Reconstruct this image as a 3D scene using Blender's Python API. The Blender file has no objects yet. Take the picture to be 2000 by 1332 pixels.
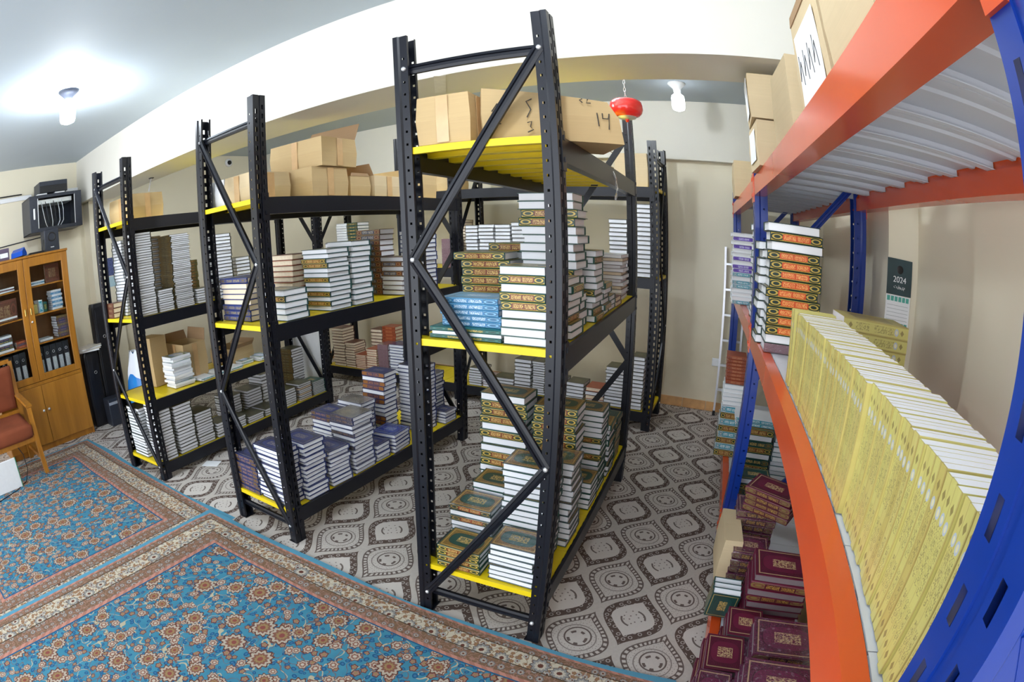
import bpy, math, random
from mathutils import Vector, Matrix
random.seed(7)
R = math.radians
S = bpy.context.scene
COL = S.collection

# ------------------------------------------------------------------ camera
cam = bpy.data.cameras.new('camera')
co = bpy.data.objects.new('camera', cam)
COL.objects.link(co)
S.camera = co
cam.type = 'PANO'
cam.panorama_type = 'FISHEYE_EQUISOLID'
cam.sensor_fit = 'HORIZONTAL'
cam.sensor_width = 36.0
cam.fisheye_lens = 1042.26 / 2000 * 36
cam.fisheye_fov = 5.5
cam.shift_x = 193.73 / 2000
cam.shift_y = 120.77 / 1332
cam.clip_start = 0.01
_y, _p, _r = R(35.14), R(-18.503), R(-2.761)
_f = Vector((-math.sin(_y) * math.cos(_p), math.cos(_y) * math.cos(_p), math.sin(_p)))
_rt = Vector((math.cos(_y), math.sin(_y), 0))
_up = _rt.cross(_f)
_r2 = _rt * math.cos(_r) + _up * math.sin(_r)
_u2 = -_rt * math.sin(_r) + _up * math.cos(_r)
co.matrix_world = Matrix(((_r2.x, _u2.x, -_f.x, 0), (_r2.y, _u2.y, -_f.y, 0), (_r2.z, _u2.z, -_f.z, 1.687), (0, 0, 0, 1)))

# ------------------------------------------------------------------ world, exposure
W = bpy.data.worlds.new('world')
S.world = W
W.use_nodes = True
W.node_tree.nodes['Background'].inputs[0].default_value = (0.88, 0.93, 1.0, 1)
W.node_tree.nodes['Background'].inputs[1].default_value = .55
S.view_settings.view_transform = 'Standard'
S.view_settings.look = 'None'
S.view_settings.exposure = 2.95
S.view_settings.gamma = 1.0
S.view_settings.use_curve_mapping = False
BULB1, BULB2, BULB3, BULB4 = 31.0, 0.9, 34.0, 17.5      # emission strengths of the ceiling lamps


# ------------------------------------------------------------------ node helpers
class N:
    """thin wrapper so that node maths reads like maths"""
    def __init__(s, t, sock): s.t = t; s.s = sock
    def _m(s, op, *a, clamp=False):
        n = s.t.nodes.new('ShaderNodeMath'); n.operation = op; n.use_clamp = clamp
        for i, v in enumerate((s,) + a):
            if isinstance(v, N): s.t.links.new(v.s, n.inputs[i])
            else: n.inputs[i].default_value = v
        return N(s.t, n.outputs[0])
    def __add__(s, o): return s._m('ADD', o)
    def __radd__(s, o): return s._m('ADD', o)
    def __sub__(s, o): return s._m('SUBTRACT', o)
    def __rsub__(s, o): return (s * -1) + o
    def __mul__(s, o): return s._m('MULTIPLY', o)
    def __rmul__(s, o): return s._m('MULTIPLY', o)
    def __truediv__(s, o): return s._m('DIVIDE', o)
    def lt(s, o): return s._m('LESS_THAN', o)
    def gt(s, o): return s._m('GREATER_THAN', o)
    def abs(s): return s._m('ABSOLUTE')
    def sin(s): return s._m('SINE')
    def cos(s): return s._m('COSINE')
    def floor(s): return s._m('FLOOR')
    def fract(s): return s._m('FRACT')
    def sqrt(s): return s._m('SQRT')
    def min(s, o): return s._m('MINIMUM', o)
    def max(s, o): return s._m('MAXIMUM', o)
    def pow(s, o): return s._m('POWER', o)
    def mod(s, o): return s._m('FLOORED_MODULO', o)
    def atan2(s, o): return s._m('ARCTAN2', o)
    def clamp(s): return s._m('ADD', 0.0, clamp=True)


class Mat:
    def __init__(s, name, rough=0.6, metal=0.0, spec=0.4, coat=0.0, coat_rough=.1):
        s.m = bpy.data.materials.new(name); s.m.use_nodes = True
        s.t = s.m.node_tree; s.b = s.t.nodes['Principled BSDF']
        s.b.inputs['Roughness'].default_value = rough
        s.b.inputs['Metallic'].default_value = metal
        s.b.inputs['Specular IOR Level'].default_value = spec
        s.b.inputs['Coat Weight'].default_value = coat
        s.b.inputs['Coat Roughness'].default_value = coat_rough
    def coord(s, kind='Object'):
        n = s.t.nodes.new('ShaderNodeTexCoord'); return n.outputs[kind]
    def geo(s, k='Position'):
        return s.t.nodes.new('ShaderNodeNewGeometry').outputs[k]
    def xyz(s, sock):
        n = s.t.nodes.new('ShaderNodeSeparateXYZ'); s.t.links.new(sock, n.inputs[0])
        return [N(s.t, n.outputs[i]) for i in range(3)]
    def vec(s, x, y, z=0.0):
        n = s.t.nodes.new('ShaderNodeCombineXYZ')
        for i, v in enumerate((x, y, z)):
            if isinstance(v, N): s.t.links.new(v.s, n.inputs[i])
            else: n.inputs[i].default_value = v
        return n.outputs[0]
    def noise(s, vec, scale, detail=2.0, rough=.5, out=0):
        n = s.t.nodes.new('ShaderNodeTexNoise'); n.inputs['Scale'].default_value = scale
        n.inputs['Detail'].default_value = detail; n.inputs['Roughness'].default_value = rough
        if vec is not None: s.t.links.new(vec, n.inputs['Vector'])
        return N(s.t, n.outputs[out])
    def unit(s):
        n = s.t.nodes.new('ShaderNodeAttribute'); n.attribute_name = 'unit'; return n.outputs['Vector']
    def rand2(s):
        n = s.t.nodes.new('ShaderNodeAttribute'); n.attribute_name = 'rnd'; return (N(s.t, n.outputs['Fac']) + s.rand()).fract()
    def rand(s):
        return N(s.t, s.t.nodes.new('ShaderNodeObjectInfo').outputs['Random'])
    def mix(s, f, a, b):
        n = s.t.nodes.new('ShaderNodeMix'); n.data_type = 'RGBA'
        if isinstance(f, N): s.t.links.new(f.s, n.inputs[0])
        else: n.inputs[0].default_value = f
        for i, v in ((6, a), (7, b)):
            if isinstance(v, tuple): n.inputs[i].default_value = v + (1,) if len(v) == 3 else v
            else: s.t.links.new(v, n.inputs[i])
        return n.outputs[2]
    def bump(s, h, strength=.2, dist=.002):
        n = s.t.nodes.new('ShaderNodeBump'); n.inputs['Strength'].default_value = strength
        n.inputs['Distance'].default_value = dist
        s.t.links.new(h.s, n.inputs['Height']); s.t.links.new(n.outputs[0], s.b.inputs['Normal']); return s
    def color(s, c):
        if isinstance(c, tuple): s.b.inputs['Base Color'].default_value = c + (1,)
        else: s.t.links.new(c, s.b.inputs['Base Color'])
        return s
    def vor(s, vec, scale, rnd=1.0):
        n = s.t.nodes.new('ShaderNodeTexVoronoi'); n.voronoi_dimensions = '2D'
        n.inputs['Scale'].default_value = scale; n.inputs['Randomness'].default_value = rnd
        s.t.links.new(vec, n.inputs['Vector']); return n


def plain(name, col, rough=.5, metal=0., var=.06, scale=30, bump=0., spec=.4, coat=0.):
    M = Mat(name, rough, metal, spec, coat)
    p = M.coord()
    n = M.noise(p, scale, 3)
    d = tuple(max(0, c * (1 - var * 2)) for c in col); l = tuple(min(1, c * (1 + var * 2)) for c in col)
    M.color(M.mix(n, d, l))
    if bump: M.bump(n, bump)
    return M.m


# ------------------------------------------------------------------ mesh helpers
class MB:
    def __init__(s): s.v = []; s.f = []; s.mi = []; s.smooth = False; s.M = None; s.uc = None; s.rn = []; s.r = 0.
    def add(s, vs, fs, mi=0):
        b = len(s.v)
        if s.uc is not None: s.uc += [tuple(v) for v in vs]; s.rn += [s.r] * len(vs)
        if s.M is not None: vs = [s.M @ Vector(v) for v in vs]
        s.v += [tuple(v) for v in vs]; s.f += [tuple(b + i for i in f) for f in fs]; s.mi += [mi] * len(fs)
    def box(s, x0, x1, y0, y1, z0, z1, mi=0):
        s.add([(x0, y0, z0), (x1, y0, z0), (x1, y1, z0), (x0, y1, z0), (x0, y0, z1), (x1, y0, z1), (x1, y1, z1), (x0, y1, z1)],
              [(0, 3, 2, 1), (4, 5, 6, 7), (0, 1, 5, 4), (1, 2, 6, 5), (2, 3, 7, 6), (3, 0, 4, 7)], mi)
        return s
    def bbox(s, x0, x1, y0, y1, z0, z1, b=.004, mi=0):
        """box with chamfered edges"""
        vs = []; idx = {}
        X = (x0, x1); Y = (y0, y1); Z = (z0, z1)
        for i in (0, 1):
            for j in (0, 1):
                for k in (0, 1):
                    sx, sy, sz = (1 - 2 * i) * b, (1 - 2 * j) * b, (1 - 2 * k) * b
                    for a in range(3):
                        p = [X[i] + sx, Y[j] + sy, Z[k] + sz]
                        p[a] = (X[i], Y[j], Z[k])[a]
                        idx[(i, j, k, a)] = len(vs); vs.append(tuple(p))
        fs = []
        c = lambda *q: idx[q]
        for i in (0, 1): fs.append([c(i, 0, 0, 0), c(i, 1, 0, 0), c(i, 1, 1, 0), c(i, 0, 1, 0)][::(1 if i else -1)])
        for j in (0, 1): fs.append([c(0, j, 0, 1), c(0, j, 1, 1), c(1, j, 1, 1), c(1, j, 0, 1)][::(1 if j else -1)])
        for k in (0, 1): fs.append([c(0, 0, k, 2), c(1, 0, k, 2), c(1, 1, k, 2), c(0, 1, k, 2)][::(1 if k else -1)])
        for i in (0, 1):
            for j in (0, 1):
                fs.append([c(i, j, 0, 0), c(i, j, 1, 0), c(i, j, 1, 1), c(i, j, 0, 1)][::(1 if i == j else -1)])
        for i in (0, 1):
            for k in (0, 1):
                fs.append([c(i, 0, k, 0), c(i, 0, k, 2), c(i, 1, k, 2), c(i, 1, k, 0)][::(1 if i == k else -1)])
        for j in (0, 1):
            for k in (0, 1):
                fs.append([c(0, j, k, 1), c(1, j, k, 1), c(1, j, k, 2), c(0, j, k, 2)][::(1 if j == k else -1)])
        for i in (0, 1):
            for j in (0, 1):
                for k in (0, 1):
                    fs.append([c(i, j, k, 0), c(i, j, k, 1), c(i, j, k, 2)][::(1 if (i + j + k) % 2 else -1)])
        s.add(vs, fs, mi); return s
    def prism(s, prof, p0, p1, up=(0, 0, 1), mi=0, cap=True, closed=True):
        """extrude a 2D profile (a across, b up) from p0 to p1"""
        p0, p1 = Vector(p0), Vector(p1); d = (p1 - p0).normalized(); up = Vector(up)
        a = d.cross(up)
        if a.length < 1e-4: a = d.cross(Vector((1, 0, 0)))
        a.normalize(); b = a.cross(d).normalized(); n = len(prof)
        vs = [p0 + a * x + b * y for x, y in prof] + [p1 + a * x + b * y for x, y in prof]
        fs = [(i, (i + 1) % n, n + (i + 1) % n, n + i) for i in range(n if closed else n - 1)]
        if cap and closed: fs += [tuple(range(n))[::-1], tuple(range(n, 2 * n))]
        s.add(vs, fs, mi); return s
    def bar(s, p0, p1, w, h, up=(0, 0, 1), mi=0):
        return s.prism([(-w / 2, -h / 2), (w / 2, -h / 2), (w / 2, h / 2), (-w / 2, h / 2)], p0, p1, up, mi)
    def tube(s, pts, r, n=8, mi=0):
        P = [Vector(p) for p in pts]; vs = []; fs = []
        for i, p in enumerate(P):
            d = (P[min(i + 1, len(P) - 1)] - P[max(i - 1, 0)]).normalized()
            a = d.cross(Vector((0, 0, 1)))
            if a.length < 1e-3: a = Vector((1, 0, 0))
            a.normalize(); b = a.cross(d)
            for k in range(n):
                t = 2 * math.pi * k / n; vs.append(p + a * math.cos(t) * r + b * math.sin(t) * r)
        for i in range(len(P) - 1):
            for k in range(n): fs.append((i * n + k, i * n + (k + 1) % n, (i + 1) * n + (k + 1) % n, (i + 1) * n + k))
        fs += [tuple(range(n)), tuple(range(len(vs) - n, len(vs)))[::-1]]
        s.add(vs, fs, mi); return s
    def lathe(s, prof, c=(0, 0, 0), n=20, mi=0, axis='Z'):
        vs = []; fs = []; m = len(prof)
        for k in range(n):
            t = 2 * math.pi * k / n
            for r, z in prof:
                v = (r * math.cos(t), r * math.sin(t), z)
                if axis == 'X': v = (v[2], v[0], v[1])
                if axis == 'Y': v = (v[0], v[2], v[1])
                vs.append((v[0] + c[0], v[1] + c[1], v[2] + c[2]))
        for k in range(n):
            for i in range(m - 1):
                a, b = k * m + i, ((k + 1) % n) * m + i
                fs.append((a, b, b + 1, a + 1))
        s.add(vs, fs, mi); s.smooth = True; return s
    def mesh(s, name, mats):
        me = bpy.data.meshes.new(name); me.from_pydata(s.v, [], s.f)
        for m in (mats if isinstance(mats, (list, tuple)) else [mats]): me.materials.append(m)
        if any(s.mi): me.polygons.foreach_set('material_index', s.mi)
        if s.smooth: me.polygons.foreach_set('use_smooth', [True] * len(s.f))
        if s.uc:
            at_ = me.attributes.new('unit', 'FLOAT_VECTOR', 'POINT'); at_.data.foreach_set('vector', [c for v in s.uc for c in v])
            at_ = me.attributes.new('rnd', 'FLOAT', 'POINT'); at_.data.foreach_set('value', s.rn)
        me.update(); return me


def link(name, data, parent=None, loc=None, rot=None):
    o = bpy.data.objects.new(name, data); COL.objects.link(o)
    if parent is not None: o.parent = parent
    if loc is not None: o.location = loc
    if rot is not None: o.rotation_euler = rot
    return o


def obj(name, mb, mats, parent=None, loc=None, rot=None):
    return link(name, mb.mesh(name, mats), parent, loc, rot)


def tag(o, label=None, cat=None, group=None, kind=None):
    if label: o['label'] = label
    if cat: o['category'] = cat
    if group: o['group'] = group
    if kind: o['kind'] = kind
    return o


def thing(name, label, cat, loc=(0, 0, 0), rz=0., group=None):
    return tag(link(name, None, None, loc, (0, 0, rz)), label, cat, group)


# ------------------------------------------------------------------ materials
M_WALL = Mat('wall_paint', .62)
_p = M_WALL.geo(); _x, _yy, _z = M_WALL.xyz(_p)
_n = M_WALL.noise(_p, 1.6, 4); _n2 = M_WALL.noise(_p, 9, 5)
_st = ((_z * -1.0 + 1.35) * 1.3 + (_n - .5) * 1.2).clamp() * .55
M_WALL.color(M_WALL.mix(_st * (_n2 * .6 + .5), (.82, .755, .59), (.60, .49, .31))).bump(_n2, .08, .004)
M_WALL = M_WALL.m
M_CEIL = plain('ceiling_paint', (.48, .55, .61), .7, var=.02, scale=2)
M_BEAM = plain('beam_paint', (.74, .715, .64), .6, var=.02, scale=3)
M_BLACK = plain('black_powder_coat', (.006, .007, .012), .34, .0, .12, 120, .03, .4, .0)
M_YEL = plain('yellow_powder_coat', (.80, .60, .008), .4, 0, .05, 8)
M_ORG = plain('orange_powder_coat', (.70, .085, .015), .26, 0, .04, 6, 0, .5, .3)
M_BLUE = plain('blue_powder_coat', (.003, .034, .27), .3, 0, .06, 10, 0, .5, .3)
M_GREYP = plain('pale_grey_shelf_paint', (.62, .64, .68), .45, 0, .03, 5)
M_ZINC = plain('zinc_bolt', (.75, .76, .78), .3, .6, .05, 50)
M_PAGE = Mat('page_edges', .75)
_p = M_PAGE.coord(); _z = M_PAGE.xyz(_p)[2]
_l = M_PAGE.noise(M_PAGE.vec(M_PAGE.xyz(_p)[0] * 8, M_PAGE.xyz(_p)[1] * 8, _z * 900), 1.0, 2)
M_PAGE.color(M_PAGE.mix(_l, (.70, .72, .76), (.88, .88, .90))); M_PAGE = M_PAGE.m
M_CREAMP = plain('cream_page_edges', (.82, .70, .52), .8, var=.08, scale=60)
M_PAGESHADE = plain('shaded_page_edges', (.17, .13, .14), .8, var=.1, scale=60)  # pages of the maroon books, with the low shelf's shade put into the colour
M_PAGEW = plain('white_page_edges', (.90, .90, .90), .75, var=.03, scale=200)


def cardboard(name, col):
    M = Mat(name, .8, spec=.2); p = M.coord(); x, y, z = M.xyz(p)
    n = M.noise(p, 3.5, 4, .6); f = M.noise(M.vec(x * 3, y * 3, z * 160), 1, 1)
    d = tuple(c * .78 for c in col)
    M.color(M.mix((n * .7 + f * .35 - .1).clamp(), d, col)).bump(f, .05, .002)
    return M.m


M_CARD = cardboard('cardboard', (.60, .43, .22))
M_CARD2 = cardboard('pale_cardboard', (.70, .55, .34))
M_CARDIN = cardboard('cardboard_inside', (.42, .27, .15))
M_TAPE = plain('parcel_tape', (.60, .38, .18), .22, 0, .08, 20, 0, .6, .4)
M_INK = plain('marker_ink', (.05, .045, .04), .6)
M_PAPER = plain('white_paper', (.86, .87, .88), .7, var=.04, scale=12)


def wood(name, a, b, sc=1.0):
    M = Mat(name, .35, spec=.5, coat=.15); p = M.coord(); x, y, z = M.xyz(p)
    n = M.noise(M.vec(x * 14 * sc, y * 14 * sc, z * 1.1 * sc), 1.2, 5, .6)
    M.color(M.mix((n * 1.5 - .25).clamp(), a, b)); return M.m


M_WOOD = wood('orange_varnished_wood', (.24, .085, .008), (.50, .21, .020))
M_WOOD2 = wood('veneer_door_panel', (.26, .095, .010), (.54, .24, .03), .6)
M_WOODIN = wood('bookcase_inside', (.16, .07, .02), (.24, .11, .04))
M_GLASS = Mat('cabinet_glass', .05); M_GLASS.b.inputs['Transmission Weight'].default_value = 1.0
M_GLASS.b.inputs['IOR'].default_value = 1.08
M_GLASS.color((.95, .97, .97)); M_GLASS = M_GLASS.m
M_DKGREY = plain('dark_grey_metal', (.035, .04, .055), .4, .2, .1, 40)
M_BLKPLA = plain('black_plastic', (.012, .012, .014), .35, 0, .15, 60)
M_BLKBAG = plain('black_vinyl', (.012, .012, .015), .3, 0, .3, 9, .5)
M_WHPLA = plain('white_plastic', (.82, .83, .84), .4, var=.03)
M_FABRIC = plain('brown_velour', (.23, .062, .028), .9, 0, .18, 5, .1, .2)
M_RED = plain('red_gloss_plastic', (.85, .022, .018), .16, 0, .03, 5, 0, .6, .6)
M_FILM = Mat('clear_film', .12); M_FILM.b.inputs['Transmission Weight'].default_value = .9
M_FILM.b.inputs['IOR'].default_value = 1.15; M_FILM.color((.93, .94, .96))
_fn = M_FILM.noise(M_FILM.coord(), 22, 3); M_FILM.bump(_fn, .9, .01); M_FILM = M_FILM.m


def lamp(name, col, strength):
    M = Mat(name, .3); M.color((.9, .9, .9)); M.b.inputs['Emission Color'].default_value = col + (1,)
    M.b.inputs['Emission Strength'].default_value = strength; return M.m


# carpet: ogee lattice printed on a beige ground
M = Mat('patterned_carpet', .95, spec=.1)
p = M.geo(); X, Y, Z = M.xyz(p)
ca, sa = math.cos(R(-5.3)), math.sin(R(-5.3))
dx, dy = X + .189, Y - 1.969
u = (dx * ca + dy * sa) / .374; v = (dy * ca - dx * sa) / .489
wob = M.noise(p, 26, 2) - .5


def cell(U, V):
    return (U + .5).fract() - .5, (V + .5).fract() - .5


def ogee(a, b, w=.405, h=.43):
    """0 in the centre, 1 on the outline: round flanks, points on the long axis"""
    q = (b * (math.pi / 2 / h)).cos().max(.001)
    ww = q.pow(1.42) * w
    sl = q.pow(.42) * (b * (math.pi / 2 / h)).sin() * (1.42 * math.pi / 2 / h * w)
    return (a.abs() - ww) / (sl * sl * .58 + 1).sqrt() * 5 + 1 + (b.abs().gt(h)) * 9


a1, b1 = cell(u, v); a2, b2 = cell(u + .5, v + .5)
e1 = ogee(a1, b1) + wob * .06; e2 = ogee(a2, b2) + wob * .06
base = M.mix(M.noise(p, 60, 4), (.44, .40, .36), (.57, .52, .47))
ang1 = a1.atan2(b1); ang2 = a2.atan2(b2)
r1 = (a1 * a1 * .585 + b1 * b1).sqrt(); r2 = (a2 * a2 * .585 + b2 * b2).sqrt()
swirl = M.vor(M.vec(a1 * 11, b1 * 14.5), 1.0, .35)
sw = N(M.t, swirl.outputs['Distance'])
scroll = ((sw - .26).abs()).lt(.06)
ringd = e1.lt(1.0) * e1.gt(.44) * (1 - scroll * .9)
ringd = ringd.max(e1.lt(1.0) * e1.gt(.93))
dots = N(M.t, M.vor(M.vec(a1 * 13, b1 * 17), 1.0, .9).outputs['Distance']).lt(.15) * e1.lt(.3) * r1.lt(.12)
arcs = ((r1 - .12).abs().lt(.010)) * (ang1 * 2).sin().gt(.2) * e1.lt(.5)
dark1 = ringd.max(dots * .8).max(arcs * .9)
bead = (M.noise(M.vec(a2 * 2, b2 * 2), 1, 0) * 0 + ((ang2 * 17).sin().abs().lt(.75)))
ring2 = e2.lt(1.0) * (e2.gt(.90).max(e2.gt(.60) * e2.lt(.67)).max(e2.gt(.67) * e2.lt(.90) * (1 - bead)))
heart = ((r2 - (ang2.cos() * .02 + .125)).abs().lt(.008)).max((r2 - .18).abs().lt(.006) * .7)
dd = ((r2 - .085).abs().lt(.014)) * ((ang2 * 5).sin().gt(.1))
lace = N(M.t, M.vor(M.vec(a2 * 22, b2 * 29), 1.0, .6).outputs['Distance']).lt(.16) * r2.gt(.13) * e2.lt(.70) * .55
dark2 = ring2.max((heart.max(dd).max(lace)) * e2.lt(.70))
inner = e1.lt(.44).max(e2.lt(1.0) * .55)
c = M.mix(inner * .8, base, (.62, .57, .52))
c = M.mix(dark1 * .92, c, (.075, .045, .035))
c = M.mix(dark2 * .88, c, (.085, .055, .045))
yel = M.noise(p, 300, 1).gt(.66) * (((e1 - 1.25).abs().lt(.12)).max((e2 - 1.25).abs().lt(.12))) * .4
c = M.mix(yel, c, (.55, .47, .2))
M.color(c).bump(M.noise(p, 350, 2), .5, .003)
M_CARPET = M.m


def rug_material(name, x0, x1, y0, y1, bx, by, shift=0.):
    """Persian rug; the rug's own rectangle gives the border, bx / by are the border widths."""
    M = Mat(name, .95, spec=.1)
    p = M.coord(); X, Y, Z = M.xyz(p)
    dX = (X - x0).min(x1 - X) / bx; dY = (Y - y0).min(y1 - Y) / by
    d = dX.min(dY) * .25            # 0 at the edge, .25 where the field begins
    wx = M.noise(p, 7, 2) - .5; wy = M.noise(M.vec(X + 9, Y + 3), 7, 2) - .5
    P = M.vec(X + wx * .05 + shift, Y + wy * .05)

    def flowers(c, scale, radius, petals, cols, rnd=.75, seed=0., keep=1.0, ell=1.0):
        q = M.vec(X + wx * .03 + seed, (Y + wy * .03 + seed * .7) * ell)
        vn = M.vor(q, scale, rnd)
        vp = M.xyz(vn.outputs['Position']); qq = M.xyz(q)
        # position output is in texture space; local offset from the flower's centre
        lx = qq[0] - vp[0]; ly = qq[1] - vp[1]
        r = (lx * lx + ly * ly).sqrt() * scale
        cr = M.xyz(vn.outputs['Color'])
        a = lx.atan2(ly)
        lob = (a * petals + cr[0] * 6).cos() * .11 + .89
        rad = lob * radius * (cr[1] * .45 + .7) * (cr[2].lt(keep))
        t = r / rad.max(.001)
        for lim, col in cols:
            c = M.mix(t.lt(lim), c, col)
        petal = ((a * petals * 2 + cr[0] * 6).sin().abs().lt(.30)) * t.gt(.38) * t.lt(.92)
        c = M.mix(petal * .8, c, cols[0][1])
        return c
    rusty = (.13, .05, .035); cream = (.50, .44, .35); pink = (.36, .20, .16); dbl = (.02, .10, .21); gold = (.30, .20, .09); grey = (.30, .30, .29)
    # field
    f = M.mix(M.noise(p, 14, 3), (.035, .17, .27), (.075, .28, .38))
    vine = (M.noise(P, 9, 1, out=0) - .5).abs()
    f = M.mix(vine.lt(.010), f, (.45, .40, .28))
    f = M.mix(((M.noise(M.vec(X + 5, Y + 2), 13, 1) - .52).abs().lt(.013)) * .8, f, (.18, .10, .09))
    f = flowers(f, 27, .34, 2, [(1.0, dbl), (.5, (.05, .16, .30))], 1., 2.2, .75)
    f = flowers(f, 19, .36, 5, [(1.0, rusty), (.72, pink), (.4, gold)], 1., 4.1, .62)
    f = flowers(f, 13, .38, 7, [(1.0, (.18, .07, .05)), (.82, cream), (.55, (.25, .11, .08)), (.3, cream)], .9, 1.3, .6)
    f = flowers(f, 6.3, .40, 11, [(1.0, rusty), (.86, cream), (.62, (.24, .11, .08)), (.42, gold), (.22, (.24, .07, .06))], .72, 0., .8)
    # wide cream border
    b = M.mix(M.noise(p, 60, 2), (.50, .44, .33), (.62, .56, .44))
    b = M.mix(((M.noise(P, 26, 1) - .5).abs().lt(.03)) * .8, b, (.22, .14, .08))
    b = flowers(b, 36, .42, 5, [(1.0, (.28, .14, .09)), (.5, gold)], 1., 3.3, .9)
    b = flowers(b, 24, .38, 6, [(1.0, grey), (.7, (.50, .46, .40)), (.4, rusty)], 1., 5.3, .6)
    b = flowers(b, 8.5, .36, 10, [(1.0, (.12, .10, .09)), (.88, grey), (.6, (.58, .52, .42)), (.3, rusty)], .5, 7.7, .85)
    # narrow brown guard bands
    g = M.mix(M.noise(p, 70, 2), (.15, .085, .05), (.26, .16, .10))
    g = M.mix(((M.noise(P, 40, 1) - .5).abs().lt(.035)) * .8, g, pink)
    g = flowers(g, 22, .40, 8, [(1.0, (.14, .10, .09)), (.85, grey), (.55, (.45, .38, .30)), (.3, rusty)], .4, 1.9, .9)
    pk = M.mix((((X + Y) * 110).sin().gt(.1)) * .6, (.50, .24, .18), (.30, .13, .10))
    c = f
    for lim, col in ((.253, dbl), (.246, pk), (.228, g), (.168, (.07, .05, .03)), (.163, b), (.078, (.07, .05, .03)), (.073, g), (.040, pk), (.027, (.10, .30, .42))):
        c = M.mix(d.lt(lim), c, col)
    M.color(c).bump(M.noise(p, 400, 2), .5, .003)
    return M.m


def cover(name, base, sp=None, top=None, wrap=False, rough=.38, var=.12):
    """book cover; unit-sized book: x -.5...5 along the spine, spine at y = -.5, z 0..1"""
    M = Mat(name, .14 if wrap else rough, spec=.6 if wrap else .45, coat=.8 if wrap else .1, coat_rough=.08)
    p = M.unit(); x, y, z = M.xyz(p); rnd = M.rand2()
    jit = M.noise(M.vec(x * 7 + rnd * 20, y * 5, rnd * 9), 1.0, 2)
    c = M.mix(jit, tuple(k * (1 - var) for k in base), tuple(min(1, k * (1 + var) + .004) for k in base))
    ax = x.abs(); sy = y.lt(-.487)
    if sp:
        bg, mid, txt, end = sp
        az = (z - .5).abs()
        orn = M.noise(M.vec(x * 60 + rnd * 30, z * 9, 3.0), 1.0, 2, .6)
        s = M.mix(sy * ax.lt(.485) * az.lt(.42), c, bg)
        s = M.mix(sy * ax.lt(.47) * az.lt(.38) * orn.gt(.53), s, tuple(k * .45 for k in bg))
        dd = (((ax - .37) * 7.5).pow(2.0) + ((z - .5) * 2.6).pow(2.0)).sqrt()
        s = M.mix(sy * dd.lt(1.0), s, tuple(k * .6 for k in end))
        s = M.mix(sy * dd.lt(.72) * dd.gt(.45), s, bg)
        cart = (ax - .27 + (az * 2.2).pow(3.0) * .05).lt(0.0) * az.lt(.33)
        s = M.mix(sy * cart, s, mid)
        let = M.noise(M.vec(x * 42 + rnd * 50, z * 5.5 + rnd * 7, 1.0), 1.0, 2, .55)
        s = M.mix(sy * ax.lt(.24) * (ax.gt(.015)) * az.lt(.24) * (let - .5).abs().lt(.055), s, txt)
        c = s
    if top:
        bg, med, txt = top
        tp = ((z - .5).abs()).gt(.44) * (1 - sy); ay = y.abs()
        orn = M.noise(M.vec(x * 34 + rnd * 5, y * 26, 0.), 1.0, 3, .6)
        q = M.mix(tp * ax.lt(.475) * ay.lt(.465), c, bg)
        q = M.mix(tp * ax.lt(.475) * ay.lt(.465) * (orn - .5).abs().lt(.07) * .8, q, tuple(k * .5 for k in bg))
        e = ((ax / .37).pow(3.0) + (ay / .30).pow(3.0))
        q = M.mix(tp * e.lt(1.12), q, tuple(k * .5 for k in med))
        q = M.mix(tp * e.lt(1.0), q, med)
        let = M.noise(M.vec(x * 16 + rnd * 9, y * 30, 2.), 1.0, 2)
        frm = (((ax - .435).abs().lt(.010)) * ay.lt(.43)).max(((ay - .42).abs().lt(.013)) * ax.lt(.445))
        q = M.mix(tp * frm * .7, q, txt)
        q = M.mix(tp * ax.lt(.2) * ay.lt(.14) * (let - .5).abs().lt(.05), q, txt)
        c = q
    if wrap:
        w = M.noise(M.vec(x * 6 + rnd * 9, y * 5, z * 2), 2.0, 4, .7)
        c = M.mix(w.gt(.60) * .2, c, (.50, .52, .56))
        M.bump(w, .7, .012)
    M.color(c); return M.m


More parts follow.
